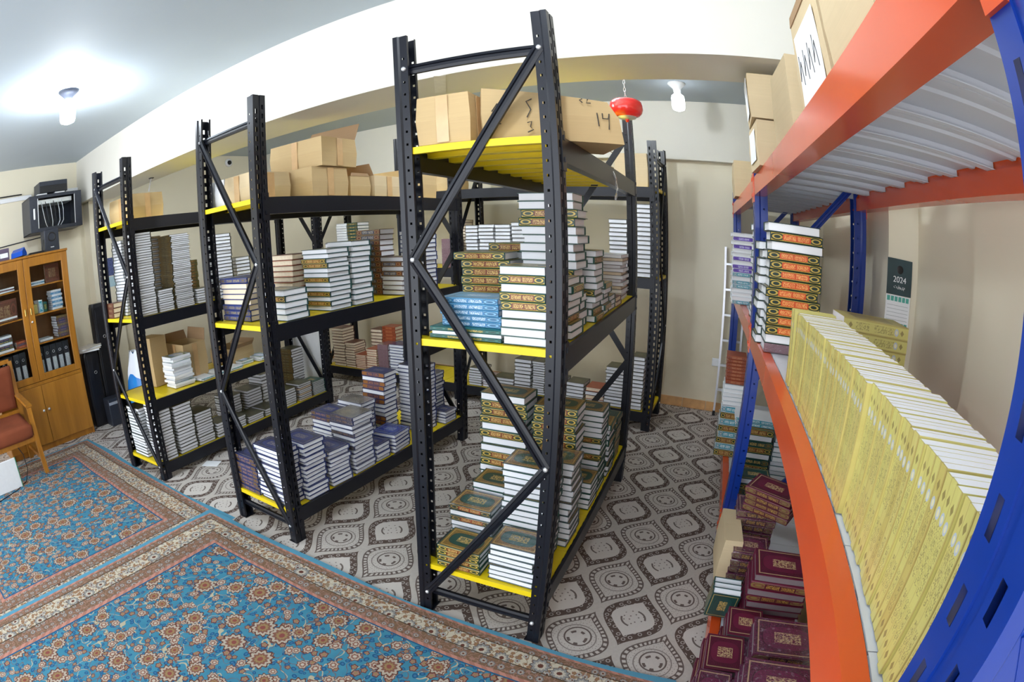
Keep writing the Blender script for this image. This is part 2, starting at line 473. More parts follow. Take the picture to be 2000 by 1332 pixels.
GOLD = (.52, .36, .06); DGOLD = (.34, .20, .04); BRN = (.16, .035, .012); GRN = (.010, .065, .045); TXTG = (.62, .42, .12)
K = dict(
    gg=(cover('green_gold_cover', GRN, (GOLD, BRN, TXTG, (.02, .06, .03)), (DGOLD, GRN, TXTG)), M_PAGE),
    gw=(cover('wrapped_green_gold_cover', (.03, .07, .07), (DGOLD, (.30, .05, .02), TXTG, GRN), ((.36, .20, .07), (.015, .09, .08), TXTG), True), M_PAGE),
    lb=(cover('light_blue_cover', (.05, .22, .42), ((.16, .38, .56), (.03, .17, .36), (.55, .68, .75), (.04, .2, .4)), ((.20, .42, .60), (.16, .38, .58), (.6, .7, .8))), M_PAGE),
    tg=(cover('teal_green_cover', (.01, .10, .10), ((.02, .16, .13), (.01, .08, .05), GOLD, (.01, .08, .06)), ((.03, .28, .28), (.03, .26, .27), (.05, .3, .3))), M_PAGE),
    nv=(cover('navy_cover', (.022, .035, .13), ((.10, .09, .12), (.015, .03, .15), (.35, .20, .07), (.28, .15, .03)), ((.06, .07, .17), (.045, .055, .16), (.22, .20, .22)), False, .25), M_PAGE),
    bb=(cover('bright_blue_cover', (.02, .04, .28), None, ((.03, .08, .42), (.02, .06, .40), (.35, .40, .55)), True), M_PAGE),
    nw=(cover('wrapped_bronze_navy_cover', (.03, .045, .16), ((.12, .09, .10), (.05, .045, .08), (.25, .14, .08), (.1, .08, .1)), ((.20, .19, .20), (.17, .15, .14), (.32, .28, .22)), True), M_PAGE),
    bo=(cover('blue_orange_spine_cover', (.02, .03, .12), ((.30, .11, .03), (.02, .03, .10), (.4, .15, .04), (.5, .2, .03)), ((.05, .07, .25), (.04, .06, .25), (.3, .3, .35))), M_PAGE),
    cb=(cover('blue_leather_cover', (.015, .03, .15), ((.03, .05, .22), (.02, .035, .17), (.3, .25, .12), (.25, .18, .05)), None), M_CREAMP),
    bg=(cover('teal_brown_spine_cover', (.012, .06, .06), (GOLD, (.22, .075, .015), TXTG, (.10, .05, .01)), ((.28, .30, .28), (.2, .22, .2), TXTG)), M_PAGE),
    pl=(cover('patterned_spine_cover', (.10, .05, .03), ((.38, .26, .10), (.035, .05, .12), (.55, .5, .42), (.32, .06, .03)), ((.30, .24, .15), (.1, .1, .12), TXTG)), M_PAGE),
    dk=(cover('dark_olive_cover', (.035, .035, .02), (DGOLD, (.05, .04, .03), (.3, .25, .1), (.05, .05, .03)), ((.09, .085, .045), (.075, .075, .04), (.14, .12, .06))), M_PAGE),
    gn=(cover('dark_green_cover', (.006, .045, .04), ((.02, .09, .07), (.008, .05, .045), TXTG, DGOLD), ((.01, .075, .065), (.008, .06, .055), TXTG)), M_PAGE),
    mr=(cover('maroon_cover', (.115, .006, .028), ((.14, .04, .03), (.07, .005, .015), DGOLD, (.3, .2, .06)), ((.12, .008, .032), (.13, .008, .034), (.55, .40, .20))), M_PAGESHADE),
    mw=(cover('wrapped_maroon_cover', (.10, .010, .045), ((.13, .04, .04), (.06, .005, .02), DGOLD, (.25, .16, .08)), ((.115, .012, .05), (.12, .012, .05), (.50, .36, .2)), True), M_PAGESHADE),
    og=(cover('orange_green_spine_cover', (.006, .03, .02), (GOLD, (.62, .075, .012), (.85, .40, .12), (.01, .04, .025)), ((.4, .3, .1), GRN, TXTG)), M_PAGEW),
    pu=(cover('purple_cover', (.75, .75, .78), ((.16, .07, .50), (.16, .07, .50), (.7, .7, .8), (.16, .07, .5)), None, var=.03), M_PAGEW),
    te=(cover('white_teal_cover', (.75, .78, .80), ((.03, .30, .40), (.04, .34, .44), (.8, .85, .85), (.75, .8, .8)), None, var=.03), M_PAGEW),
    rd=(cover('rust_red_cover', (.34, .07, .025), ((.36, .08, .03), (.30, .06, .02), (.5, .2, .08), (.3, .06, .02)), None), M_CREAMP),
    br=(cover('brown_cover', (.13, .045, .025), ((.16, .05, .03), (.12, .04, .02), (.3, .2, .1), (.16, .06, .03)), None), M_CREAMP),
    pk=(cover('mauve_cover', (.22, .12, .14), None, None, True), M_PAGE),
    wh=(cover('white_booklet_cover', (.66, .70, .72), None, None), M_PAGEW),
    mg=(cover('photo_magazine_cover', (.35, .45, .60), ((.30, .38, .62), (.25, .4, .3), (.8, .8, .8), (.5, .55, .4)), ((.22, .35, .22), (.35, .5, .75), (.85, .85, .85)), rough=.25), M_PAGE),
    ye=(cover('yellow_soft_cover', (.78, .62, .16), None, None, rough=.45, var=.05), M_PAGEW),
)
# the yellow spine: dark printed marks along it, gap shade painted on its edges
M = Mat('yellow_printed_cover', .42, coat=.15); p = M.unit(); x, y, z = M.xyz(p); rnd = M.rand2()
c = M.mix(M.noise(M.vec(x * 3 + rnd * 9, y, z), 2, 2), (.52, .44, .12), (.66, .57, .21))
c = M.mix(rnd * .6, c, (.60, .58, .17))
c = M.mix(rnd.gt(.82) * .5, c, (.46, .33, .09))
sp = y.lt(-.487); az = (z - .5).abs()
c = M.mix(sp * az.gt(.40) * .55, c, (.36, .25, .08))  # brown edge bands: shade of the gaps between books, painted on the spine
let = M.noise(M.vec(x * 38 + rnd * 3, z * 4.0, 1.), 1.0, 2, .6)
c = M.mix(sp * az.lt(.28) * ((x - .12).abs().lt(.16).max((x + .22).abs().lt(.10))) * (let - .5).abs().lt(.035) * .7, c, (.20, .15, .06))
for cx in (-.40, .40):
    rr = (((x - cx) * 26).abs() + ((z - .5) * 3.4).abs())
    c = M.mix(sp * rr.lt(.8) * .75, c, (.20, .14, .05))
rr = (((x - .31) * 26).pow(2.0) + ((z - .5) * 3.0).pow(2.0)).sqrt()
c = M.mix(sp * rr.lt(.85), c, (.45, .50, .58)); c = M.mix(sp * rr.lt(.5), c, (.72, .66, .4))
tp = az.gt(.44) * (1 - sp)
c = M.mix(tp * x.abs().lt(.3) * y.abs().lt(.3) * .5, c, (.30, .24, .12))
M.color(c); K['ye'] = (M.m, M_PAGEW)

CT = .075     # board thickness as a share of the book's thickness


def book_meshes(kind):
    c, pg = K[kind]
    soft = kind in ('ye', 'mg', 'wh')
    t = .02 if kind == 'ye' else .035 if soft else CT
    # C-shaped cover: back board, rounded spine, front board
    prof = [(.5, 0), (.5, t), (-.455, t), (-.455, 1 - t), (.5, 1 - t), (.5, 1), (-.485, 1), (-.5, .85), (-.5, .15), (-.485, 0)]
    if soft: prof = [(.5, 0), (.5, t), (-.485, t), (-.485, 1 - t), (.5, 1 - t), (.5, 1), (-.497, 1), (-.5, .97), (-.5, .03), (-.497, 0)]
    mb = MB(); mb.uc = []; n = len(prof)
    vs = [(-.5, y, z) for y, z in prof] + [(.5, y, z) for y, z in prof]
    fs = [(i, n + i, n + (i + 1) % n, (i + 1) % n) for i in range(n)]
    quads = [(0, 1, 2, 9), (2, 3, 7, 8), (2, 8, 9), (3, 4, 5, 6), (3, 6, 7)]
    for qd in quads:
        fs.append(tuple(qd)); fs.append(tuple(n + i for i in qd)[::-1])
    mb.add(vs, fs)
    cm = mb.mesh('cover_' + kind, c)
    mb = MB()
    if soft: mb.box(-.4985, .4985, -.486, .496, t * .9, 1 - t * .9)
    else: mb.box(-.478, .478, -.456, .47, t * .9, 1 - t * .9)
    return cm, mb.mesh('pages_' + kind, pg)


BM = {k: book_meshes(k) for k in K}
ORD = ('bottom second third fourth fifth sixth seventh eighth ninth tenth eleventh twelfth thirteenth fourteenth fifteenth sixteenth '
       'seventeenth eighteenth nineteenth twentieth').split()
NAME = dict(gg='green and gold', gw='shrink-wrapped green', lb='light blue', tg='teal', nv='navy', bb='bright blue', nw='shrink-wrapped bronze', bo='blue and orange', cb='blue leather',
            bg='brown-spined', pl='pattern-spined', dk='dark olive', gn='dark green', mr='maroon', mw='shrink-wrapped maroon', og='orange-spined', pu='purple', te='teal and white',
            rd='rust red', br='brown', pk='mauve', wh='white', mg='magazine-like', ye='yellow')
N_IND = [0]


def put_book(kind, M, dims, label, group, name='book', cat='book'):
    L, Wd, T = dims
    c = link(name, BM[kind][0]); p = link('page_block', BM[kind][1], c)
    c.matrix_world = M @ Matrix.Diagonal((L, Wd, T, 1))
    tag(c, label, cat, group); N_IND[0] += 1
    return c


MASS = MB(); MASS.uc = []; MASS_M = []


def mass_book(kind, M, dims):
    for m in K[kind]:
        if m not in MASS_M: MASS_M.append(m)
    L, Wd, T = dims; MASS.M = M @ Matrix.Diagonal((L, Wd, T, 1)); MASS.r = random.random()
    t = .09; a, b = MASS_M.index(K[kind][0]), MASS_M.index(K[kind][1])
    MASS.box(-.5, .5, -.5, .5, 0, t, a); MASS.box(-.5, .5, -.5, .5, 1 - t, 1, a)
    MASS.box(-.5, .5, -.5, -.455, t, 1 - t, a); MASS.box(-.48, .48, -.455, .47, t, 1 - t, b)
    MASS.M = None


# ------------------------------------------------------------------ rack frames of reference: origin at the corner post, angle
FR = dict(A=(-.545, 1.632, 2.415), B=(-2.056, 1.684, -2.417), C=(-3.562, 1.665, 2.774), D=(-.609, 4.386, -.767), E=(.125, 2.905, 2.789))
FM = {k: Matrix.Translation((x, y, 0)) @ Matrix.Rotation(R(a), 4, 'Z') for k, (x, y, a) in FR.items()}

# ------------------------------------------------------------------ the room
XL, XR, YB, YF, ZC = -6.13, 1.03, 5.24, -2.2, 3.005


def struct(name, mb, m, parent=None):
    o = obj(name, mb, m, parent)
    if parent is None: o['kind'] = 'structure'
    return o


struct('floor', MB().box(XL - .2, XR + .3, YF, YB + .2, -.1, 0), M_CARPET)
struct('ceiling', MB().box(XL - .2, XR + .3, YF, YB + .2, ZC, ZC + .1), M_CEIL)
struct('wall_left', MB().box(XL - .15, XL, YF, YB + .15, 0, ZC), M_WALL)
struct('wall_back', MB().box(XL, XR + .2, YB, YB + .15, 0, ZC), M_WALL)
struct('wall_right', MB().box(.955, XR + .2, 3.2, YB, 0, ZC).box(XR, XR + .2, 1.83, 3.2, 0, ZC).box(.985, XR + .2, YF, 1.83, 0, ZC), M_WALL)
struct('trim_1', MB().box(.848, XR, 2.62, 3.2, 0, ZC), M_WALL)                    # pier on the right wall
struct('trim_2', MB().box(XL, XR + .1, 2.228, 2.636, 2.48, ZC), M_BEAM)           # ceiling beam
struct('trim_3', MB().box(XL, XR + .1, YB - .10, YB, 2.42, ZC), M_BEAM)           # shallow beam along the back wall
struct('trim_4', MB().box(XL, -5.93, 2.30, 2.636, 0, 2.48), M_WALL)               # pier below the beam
# tiled skirting
M_TILE = plain('skirting_tile', (.62, .34, .14), .35, 0, .15, 14)
bb = struct('baseboard_back', MB().box(XL, .955, YB - .006, YB, 0, .10), M_WALL)
tm = MB().bbox(0, .245, -.010, 0, .002, .098, .003).mesh('tile', M_TILE)
i = 0; x = -5.9
while x < .70:
    t = link('tile', tm, bb, (x, YB - .006, 0)); x += .25
# trunking and cables on the left wall
tr = thing('cable_trunking', 'white plastic cable trunking running along the cream wall to the cabinet', 'trunking', (XL, 0, 2.63))
obj('channel', MB().bbox(0, .035, -2, 1.62, .0, .05, .004), M_WHPLA, tr)
obj('channel', MB().bbox(0, .03, 1.9, 2.29, .02, .06, .004), M_WHPLA, tr)
tag(obj('black_cable', MB().tube([(XL + .01, -1.5, 2.72), (XL + .01, .4, 2.715), (XL + .012, 1.5, 2.70)], .007), M_BLKPLA), 'thin black cable clipped above the white trunking', 'cable')
tag(obj('wall_wire', MB().tube([(XL + .01, -1.5, 2.10), (XL + .01, .6, 2.12), (XL + .012, 1.72, 2.17), (XL + .03, 1.8, 2.2)], .006), M_DKGREY), 'slack grey wire on the wall below the network cabinet', 'wire')


# ------------------------------------------------------------------ racks
def sheet(mb, f, cu, cv, holes):
    """f(u, v) -> point; cu, cv cut lists; holes = list of (u0, u1, v0, v1) left open"""
    cu = sorted(set(cu + [h[i] for h in holes for i in (0, 1)])); cv = sorted(set(cv + [h[i] for h in holes for i in (2, 3)]))
    hs = {(h[0], h[2]): 1 for h in holes}
    nu, nv = len(cu), len(cv); b = len(mb.v)
    mb.v += [tuple(f(u, v)) for v in cv for u in cu]
    us = [(cu[i], i) for i in range(nu - 1)]
    for j in range(nv - 1):
        for u, i in us:
            if (u, cv[j]) in hs: continue
            mb.f.append((b + j * nu + i, b + j * nu + i + 1, b + (j + 1) * nu + i + 1, b + (j + 1) * nu + i)); mb.mi.append(0)


def upright_mesh(H, wx, wy, sx, sy, mat, pitch=.05, slot=(.009, .021), thin=.0):
    """C-section post; outer corner at the origin, body towards -sx along x and -sy along y; open towards -sx"""
    mb = MB(); zs = [.06 + pitch * k for k in range(int((H - .08) / pitch))]
    X = lambda a: -sx * a
    Y = lambda a: -sy * a
    g = .004
    # web with two columns of slots and a pressed centre groove
    w3 = [(0, wy * .42, 0, 0), (wy * .42, wy * .58, 1, 1), (wy * .58, wy, 0, 0)]
    for k, (a, b, d, _) in enumerate(w3):
        hs = []
        if k != 1:
            c = wy * .26 if k == 0 else wy * .76
            hs = [(c - slot[0] / 2, c + slot[0] / 2, z + (.5 * pitch if k else 0), z + slot[1] + (.5 * pitch if k else 0)) for z in zs]
            hs = [h for h in hs if h[3] < H - .01]
        sheet(mb, lambda u, v, d=d: (X(d * g), Y(u), v), [a, b], [0, H], hs)
    for a in (wy * .42, wy * .58): mb.add([(X(0), Y(a), 0), (X(g), Y(a), 0), (X(g), Y(a), H), (X(0), Y(a), H)], [(0, 1, 2, 3)])
    # flanges with a pressed step and one column of bolt holes
    for y0, s in ((0, 1), (wy, -1)):
        for a, b, d in ((0, wx * .34, 0), (wx * .46, wx, 1)):
            hs = [(wx * .70 - .0045, wx * .70 + .0045, z, z + .009) for z in zs] if d else []
            sheet(mb, lambda u, v, d=d: (X(u), Y(y0 + s * d * .006), v), [a, b], [0, H], hs)
        a, b = wx * .34, wx * .46
        mb.add([(X(a), Y(y0), 0), (X(b), Y(y0 + s * .006), 0), (X(b), Y(y0 + s * .006), H), (X(a), Y(y0), H)], [(0, 1, 2, 3)])
        # lip
        mb.add([(X(wx), Y(y0 + s * .006), 0), (X(wx), Y(y0 + s * .018), 0), (X(wx), Y(y0 + s * .018), H), (X(wx), Y(y0 + s * .006), H)], [(0, 1, 2, 3)])
    # foot plate
    mb.box(*sorted((X(0), X(wx + .01))), *sorted((Y(0), Y(wy))), 0, .004)
    return mb.mesh('upright', mat)


BR = [(-.019, -.008), (-.019, .006), (-.008, .010), (-.005, .004), (.005, .004), (.008, .010), (.019, .006), (.019, -.008)]
BOLT = MB().lathe([(0, .009), (.005, .009), (.0095, .005), (.0095, 0)], n=10, axis='Y').mesh('bolt', M_ZINC)
BOLTX = MB().lathe([(0, .009), (.005, .009), (.0095, .005), (.0095, 0)], n=10, axis='X').mesh('bolt', M_ZINC)


def rack(key, name, label, W, frames, levels, H, mats, n_panel, along_x=False, post=(.057, .078), beam_h=.088, diag=((0, 2.32), (1, 1.58), (0, .85), (1, .108)), flip=False, cat='storage rack', pitch=.05, slot=(.012, .026), bt=.040, tw=.016):
    """Local frame: the two rows of posts stand at x = x0 and x = x0 + W; frames lists y positions; levels = per-bay lists of shelf heights.
    along_x racks are built the same way and turned by 90 degrees."""
    mp, mbm, mpan = mats
    root = thing(name, label, cat); root.matrix_world = FM[key] @ (Matrix.Rotation(R(90), 4, 'Z') if along_x else Matrix())
    xa, xb = (-W, 0) if not flip else (0, W)
    wx, wy = post
    msh = {(sx, sy): upright_mesh(H, wx, wy, sx, sy, mp, pitch, slot) for sx in (-1, 1) for sy in (-1, 1)}
    for fi, fy in enumerate(frames):
        sy = 1 if fi == len(frames) - 1 else -1        # last frame: body towards -y
        for sx, x in ((-1, xa), (1, xb)): link('upright', msh[(sx, sy)], root, (x, fy, 0))
        yb = fy + (.040 if sy < 0 else -.040)
        xi = {0: xb - wx * .7, 1: xa + wx * .7}
        fo = fy - .001 if sy < 0 else fy + .001
        bm = MB(); pts = [(xi[s], z) for s, z in diag]
        yy = fy + (.0105 if sy < 0 else -.0105)
        for (x0, z0), (x1, z1) in zip(pts, pts[1:]):
            link('brace', MB().prism(BR, (x0, yy, z0), (x1, yy, z1), (0, -1 if sy < 0 else 1, 0)).mesh('brace', mp), root)
        zt, zb = diag[0][1], diag[-1][1]
        y2 = yy + (.022 if sy < 0 else -.022)
        for z in (zt, zb): link('crossbar', MB().prism(BR, (xa + wx * .4, y2, z), (xb - wx * .4, y2, z), (0, -1 if sy < 0 else 1, 0)).mesh('crossbar', mp), root)
        for x, z in pts + [(xi[1], zt), (xi[0], zb)]:
            b = link('bolt', BOLT, root, (x, fy + (.006 if sy < 0 else -.006), z), (0, 0, R(180) if sy < 0 else 0))
    for bi, (y0, y1) in enumerate(zip(frames, frames[1:])):
        ya = y0 + (wy if bi == 0 else wy); yb = y1 - (wy if bi == len(frames) - 2 else 0)
        for z in levels[bi]:
            yend = None
            if isinstance(z, tuple): z, yend = z
            for sx, x in ((-1, xa), (1, xb)):
                i = -sx        # inward
                st = .028
                prof = [(0, 0), (0, -beam_h), (bt, -beam_h), (bt, -st), (tw, -st), (tw, 0)]
                mb = MB(); vs = []; n = len(prof)
                for y in (ya - .002, yend or yb + .002): vs += [(x + i * (a - .002), y, z + b) for a, b in prof]
                fs = [(k, (k + 1) % n, n + (k + 1) % n, n + k) for k in range(n)] + [(0, 1, 2, 3), (0, 3, 4, 5), (n, n + 3, n + 2, n + 1), (n, n + 5, n + 4, n + 3)]
                mb.add(vs, fs); be = obj('beam', mb, mbm, root)
                for yc, d in ((ya, -1), (yb, 1)):
                    if yend and d > 0: continue
                    cm = MB(); cz0, cz1 = z - beam_h * 1.35, z + beam_h * .25
                    y_a, y_b = sorted((yc, yc + d * .042))
                    cm.box(min(x, x - i * .005), max(x, x - i * .005), y_a, y_b, cz0, cz1)
                    for zz in (cz0 + .03, cz1 - .035):
                        cm.box(min(x - i * .005, x - i * .009), max(x - i * .005, x - i * .009), yc + d * .014, yc + d * .026, zz, zz + .018)
                    cn = obj('connector', cm, mbm, be)
            # pans
            a, b = y0 + (.012 if bi == 0 else wy * .5), y1 - (.012 if bi == len(frames) - 2 else -wy * .5)
            pw = (b - a) / n_panel
            x0, x1 = xa + tw + .002, xb - tw - .002
            fb = MB(); t0 = .0; e = pw / 2 - .0012
            prof = [(-e, -.026), (-e + .02, -.026), (-e + .02, -.0235), (-e + .003, -.0235), (-e + .003, -.003), (-.016, -.003), (-.010, -.010), (.010, -.010), (.016, -.003),
                    (e - .003, -.003), (e - .003, -.0235), (e - .02, -.0235), (e - .02, -.026), (e, -.026), (e, 0), (-e, 0)]
            n = len(prof); vs = [(x0, c, d) for c, d in prof] + [(x1, c, d) for c, d in prof]
            fs = [(k, (k + 1) % n, n + (k + 1) % n, n + k) for k in range(n)]
            fb.add(vs, fs); pm = fb.mesh('shelf_panel', mpan)
            for k in range(n_panel):
                if yend and a + pw * (k + 1) > yend + .02: continue
                link('shelf_panel', pm, root, (0, a + pw * (k + .5), z - .001))
    return root


mats_k = (M_BLACK, M_BLACK, M_YEL)
rack('A', 'storage_rack', 'black steel rack whose end frame stands beside the patterned aisle, green books inside', .600, [0, 1.788], [[.272, 1.285, 2.003]], 2.465, mats_k, 10)
rack('B', 'storage_rack', 'black steel rack between two others, navy books on its lowest yellow shelf', .567, [0, 1.891], [[.213, 1.262, 1.918]], 2.465, mats_k, 10, diag=((1, 2.32), (0, 1.58), (1, .85), (0, .108)))
rack('C', 'storage_rack', 'black steel four-shelf rack next to the wooden bookcase, thin-paged stacks inside', .560, [0, 2.13], [[.133, (.642, 1.40), 1.270, 2.0]], 2.465, mats_k, 11, diag=((1, 2.32), (0, 1.58), (1, .85), (0, .108)))
rack('D', 'storage_rack', 'long black two-bay rack standing along the cream back wall', .566, [0, 1.9, 3.78], [[.165, 1.315, 2.07], [.165, 1.315, 2.07]], 2.465, mats_k, 10, along_x=True, flip=True)
rack('E', 'storage_rack', 'blue and orange heavy rack with pale grey shelves along the wall', .647, [-2.65, -.10, 2.2], [[.175, 1.25, 2.02], [.175, 1.25, 2.02]], 2.13,
     (M_BLUE, M_ORG, M_GREYP), 10, post=(.072, .10), beam_h=.092, diag=((0, 2.08), (1, 1.50), (0, .74), (1, .10)), flip=True, pitch=.075, slot=(.012, .034), bt=.062, tw=.045)


# ------------------------------------------------------------------ stacks of books
STACKS = []


def stack(rack, cx, cy, W, D, z0, z1, n, pat, kinds, desc='', group=None, ind=True, jit=.006, rot=0., name='book', cat='book', lean=(0, 0), turn=1.6, vis=1.0):
    """(cx, cy): corner with the largest x and smallest y. pat: S spine towards -y, P pages towards -y, E / V spine towards +x / -x"""
    T = (z1 - z0) / n; recs = []
    if isinstance(kinds, str): kinds = [kinds]
    for i in range(n):
        ch = pat[i % len(pat)]; kd = kinds[i % len(kinds)]
        jx, jy = random.uniform(-jit, jit) + lean[0] * i / n, random.uniform(-jit, jit) + lean[1] * i / n
        a = {'S': 0, 'P': 180, 'E': 90, 'V': -90}[ch] + random.uniform(-turn, turn) + rot
        dims = (W, D, T * .985) if ch in 'SP' else (D, W, T * .985)
        Mx = FM[rack] @ Matrix.Translation((cx - W / 2 + jx, cy + D / 2 + jy, z0 + T * i)) @ Matrix.Rotation(R(a), 4, 'Z')
        nm = NAME[kd] if name == 'book' or kd == 'ye' else {'mg': 'photo-covered', 'wh': 'white', 'te': 'teal'}[kd]
        if kd == 'ye' and name == 'paperback': nm = 'yellow'
        if n == 1: lab = '%s %s lying on %s' % (nm, cat, desc)
        elif i == n - 1: lab = '%s %s topmost of %s' % (nm, cat, desc)
        elif i == 0: lab = '%s %s lowest of %s' % (nm, cat, desc)
        elif i < n / 2: lab = '%s %s %s from bottom of %s' % (nm, cat, ORD[i], desc)
        else: lab = '%s %s %s from top of %s' % (nm, cat, ORD[n - 1 - i], desc)
        recs.append((kd, Mx, dims, lab, group or desc, name, cat))
    p = recs[0][1].translation; d2 = p.x ** 2 + p.y ** 2 + (1.687 - (z0 + z1) / 2) ** 2
    STACKS.append((W * T / d2 * vis * (1 if ind else .0), recs, name))


def place_stacks(limit=300):
    """the stacks that show largest become single books, the others one mass"""
    n = 0
    for sc, recs, name in sorted(STACKS, key=lambda q: -q[0]):
        if name != 'book' and sc > 0:
            for r in recs: put_book(*r)
        elif sc > 0 and n + len(recs) <= limit:
            n += len(recs)
            for r in recs:
                if len(r[3].split()) > 16: print('LONG', len(r[3].split()), r[3])
                put_book(*r)
        else:
            for r in recs: mass_book(*r[:3])
    print('single books', n)


zA, zM = .274, 1.287
# rack beside the aisle, lowest shelf
g = 'books on the low shelf of the aisle rack'
stack('A', -.303, .026, .206, .16, zA, .386, 4, 'S', 'gg', 'the four-book green pile at the rack end', g)
stack('A', -.062, .028, .206, .16, zA, .460, 7, 'P', 'gw', 'the seven-book shiny pile beside the corner post', g)
stack('A', -.335, .205, .210, .16, zA, .490, 8, 'SPSPPSPS', 'gw', 'the shiny eight-book pile behind the green four', g)
stack('A', -.070, .205, .220, .165, zA, .745, 16, 'P', ['gw', 'gw', 'gg', 'gw'], 'the tall shiny pile crossed by the brace', g)
stack('A', -.300, .385, .215, .16, zA, .530, 8, 'PPPPPSPP', 'gg', 'the green pile under the tall gold-spined one', g)
stack('A', -.330, .570, .235, .17, zA, .912, 17, 'PSPSSPPSSPPSPSSSP', 'gg', 'the tall gold-spined pile in the middle', g)
stack('A', -.085, .590, .215, .17, zA, .880, 15, 'S', 'gg', 'the gold-spined column behind the corner post', g)
stack('A', -.030, .400, .215, .165, zA, .700, 13, 'P', 'gw', 'the second wrapped pile along the aisle beam', g, jit=.010)
stack('A', -.024, .770, .16, .17, zA, .430, 5, 'P', 'gg', 'the low five-book pile along the aisle beam', g)
stack('A', -.030, .985, .235, .17, zA, .752, 15, 'PPSPPPSPPSPPPPP', 'gg', 'the white-edged pile by the far aisle post', g)
stack('A', -.024, 1.20, .20, .17, zA, .600, 10, 'PPEPPPEPPE', ['gg', 'gn', 'gg'], 'the mixed green pile before the far aisle post', g)
stack('A', -.024, 1.42, .20, .17, zA, .560, 9, 'E', ['gn', 'gg'], 'the farthest green pile along the aisle beam', g)
# middle shelf
g = 'books on the middle shelf of the aisle rack'
stack('A', -.228, .030, .290, .19, zM, 1.332, 3, 'SPS', 'tg', 'the three flat teal ones at the shelf edge', g)
stack('A', -.242, .050, .235, .17, 1.333, 1.440, 5, 'S', 'lb', 'the light blue five at the rack end', g)
stack('A', -.060, .026, .168, .160, zM, 1.561, 9, 'PPPPSSPSP', 'gg', 'the nine-book pile beside the corner post', g)
stack('A', -.315, .330, .215, .17, zM, 1.560, 8, 'S', 'gg', 'the gold-spined eight behind the light blue ones', g)
stack('A', -.330, .310, .225, .17, 1.561, 1.592, 1, 'S', 'gg', 'the gold-spined eight, jutting out', g)
stack('A', -.265, .520, .215, .17, zM, 1.625, 9, 'PPPPPPPPS', 'gg', 'the half-hidden pile behind the gold-spined eight', g)
stack('A', -.052, .385, .235, .175, zM, 1.836, 16, 'PPPSPPSPPPPPSSPPS'[:16], 'gg', 'the tallest white-edged pile under the top shelf', g, jit=.011)
stack('A', -.024, .195, .20, .17, zM, 1.510, 8, 'PPEPPPEP', 'gg', 'the eight-book pile just behind the corner post', g, jit=.01)
stack('A', -.024, .600, .18, .165, zM, 1.600, 11, 'EEPPSPPPPEP', 'gg', 'the eleven-book pile after the tallest one', g, jit=.010)
stack('A', -.024, .800, .18, .16, zM, 1.440, 6, 'PEPPPE', 'gg', 'the six-book pile mid-way along the aisle beam', g, jit=.01)
stack('A', -.024, .985, .18, .15, zM, 1.360, 3, 'P', 'gg', 'the three-book pile before the wrapped ones', g)
stack('A', -.024, 1.15, .18, .15, zM, 1.335, 2, 'P', 'br', 'the lowest pair before the wrapped pile', g)
stack('A', -.040, 1.420, .26, .23, zM, 1.552, 13, 'PPVPPPP', ['wh', 'pk', 'wh', 'br'], 'the wrapped pale pile by the far post', g)
stack('A', -.230, 1.00, .21, .17, zM, 1.61, 10, 'P', 'gg', 'the pile behind the mid-shelf piles', g)

# middle rack
zB = .215
g = 'books on the low shelf of the middle rack'
stack('B', -.320, .026, .210, .17, zB, .450, 9, 'S', 'nv', 'the blue pile beside the outer front post', g)
stack('B', -.060, .026, .245, .140, zB, .560, 13, 'P', 'nv', 'the pile behind the front brace', g)
stack('B', -.020, .168, .230, .165, zB, .565, 13, 'P', 'nv', 'the pile right behind the inner front post', g, jit=.008)
stack('B', -.020, .370, .205, .17, zB, .446, 9, 'P', ['nw', 'nw', 'nv'], 'the dark wrapped pile with crumpled film', g, rot=-3)
stack('B', -.018, .575, .195, .19, zB, .595, 14, 'PPPPPPSPPSPPSS', 'nw', 'the tall wrapped bronze-topped pile', g, jit=.008)
stack('B', -.250, .620, .185, .17, zB, .560, 12, 'SPPPPSPPPPSS', 'nv', 'the blue pile half hidden by the bronze one', g)
stack('B', -.240, .890, .225, .155, zB, .552, 12, 'P', 'nw', 'the wrapped pile at the far side behind', g)
stack('B', -.020, .785, .165, .135, zB, .330, 4, 'P', 'nv', 'the low four between two piles', g)
stack('B', -.016, .955, .195, .19, zB, .345, 5, 'P', ['nv', 'nv', 'nv', 'nv', 'bb'], 'the bright blue-topped low pile', g, rot=6)
stack('B', -.240, 1.150, .205, .145, zB, .700, 15, 'SPPSSPPPSSPSSPS', 'bo', 'the orange-spined dark pile', g)
stack('B', -.062, 1.370, .220, .17, zB, .716, 18, 'P', 'nv', 'the tallest navy pile by the aisle rack post', g)
stack('B', -.175, 1.665, .20, .155, zB, .575, 13, 'P', 'nv', 'the navy pile beyond the aisle rack post', g)
stack('B', -.020, 1.60, .135, .15, zB, .31, 4, 'P', 'nv', 'the last four at the far beam end', g)
g = 'books on the middle shelf of the middle rack'
stack('B', -.244, .083, .270, .19, 1.264, 1.508, 8, 'SSSPPPPS', 'cb', 'the cream-paged pile at the outer post', g)
stack('B', -.019, .150, .225, .165, 1.264, 1.429, 5, 'PPPSP', 'bg', 'the five just behind the front post', g)
stack('B', -.020, .480, .212, .18, 1.264, 1.618, 13, 'PSPSPPSPPSSPP', 'bg', 'the thirteen with brown spines', g)
stack('B', -.026, .690, .205, .17, 1.264, 1.650, 12, 'P', 'bg', 'the white-edged twelve behind the brown-spined', g)
stack('B', -.200, 1.150, .210, .155, 1.264, 1.713, 12, 'S', 'pl', 'the tall pattern-spined pile', g)
stack('B', -.030, 1.160, .200, .16, 1.264, 1.520, 8, 'PPPPSPSP', 'pl', 'the pile by the aisle rack post', g)
stack('B', -.30, .46, .22, .17, 1.264, 1.60, 10, 'P', ['rd', 'br'], ind=False)
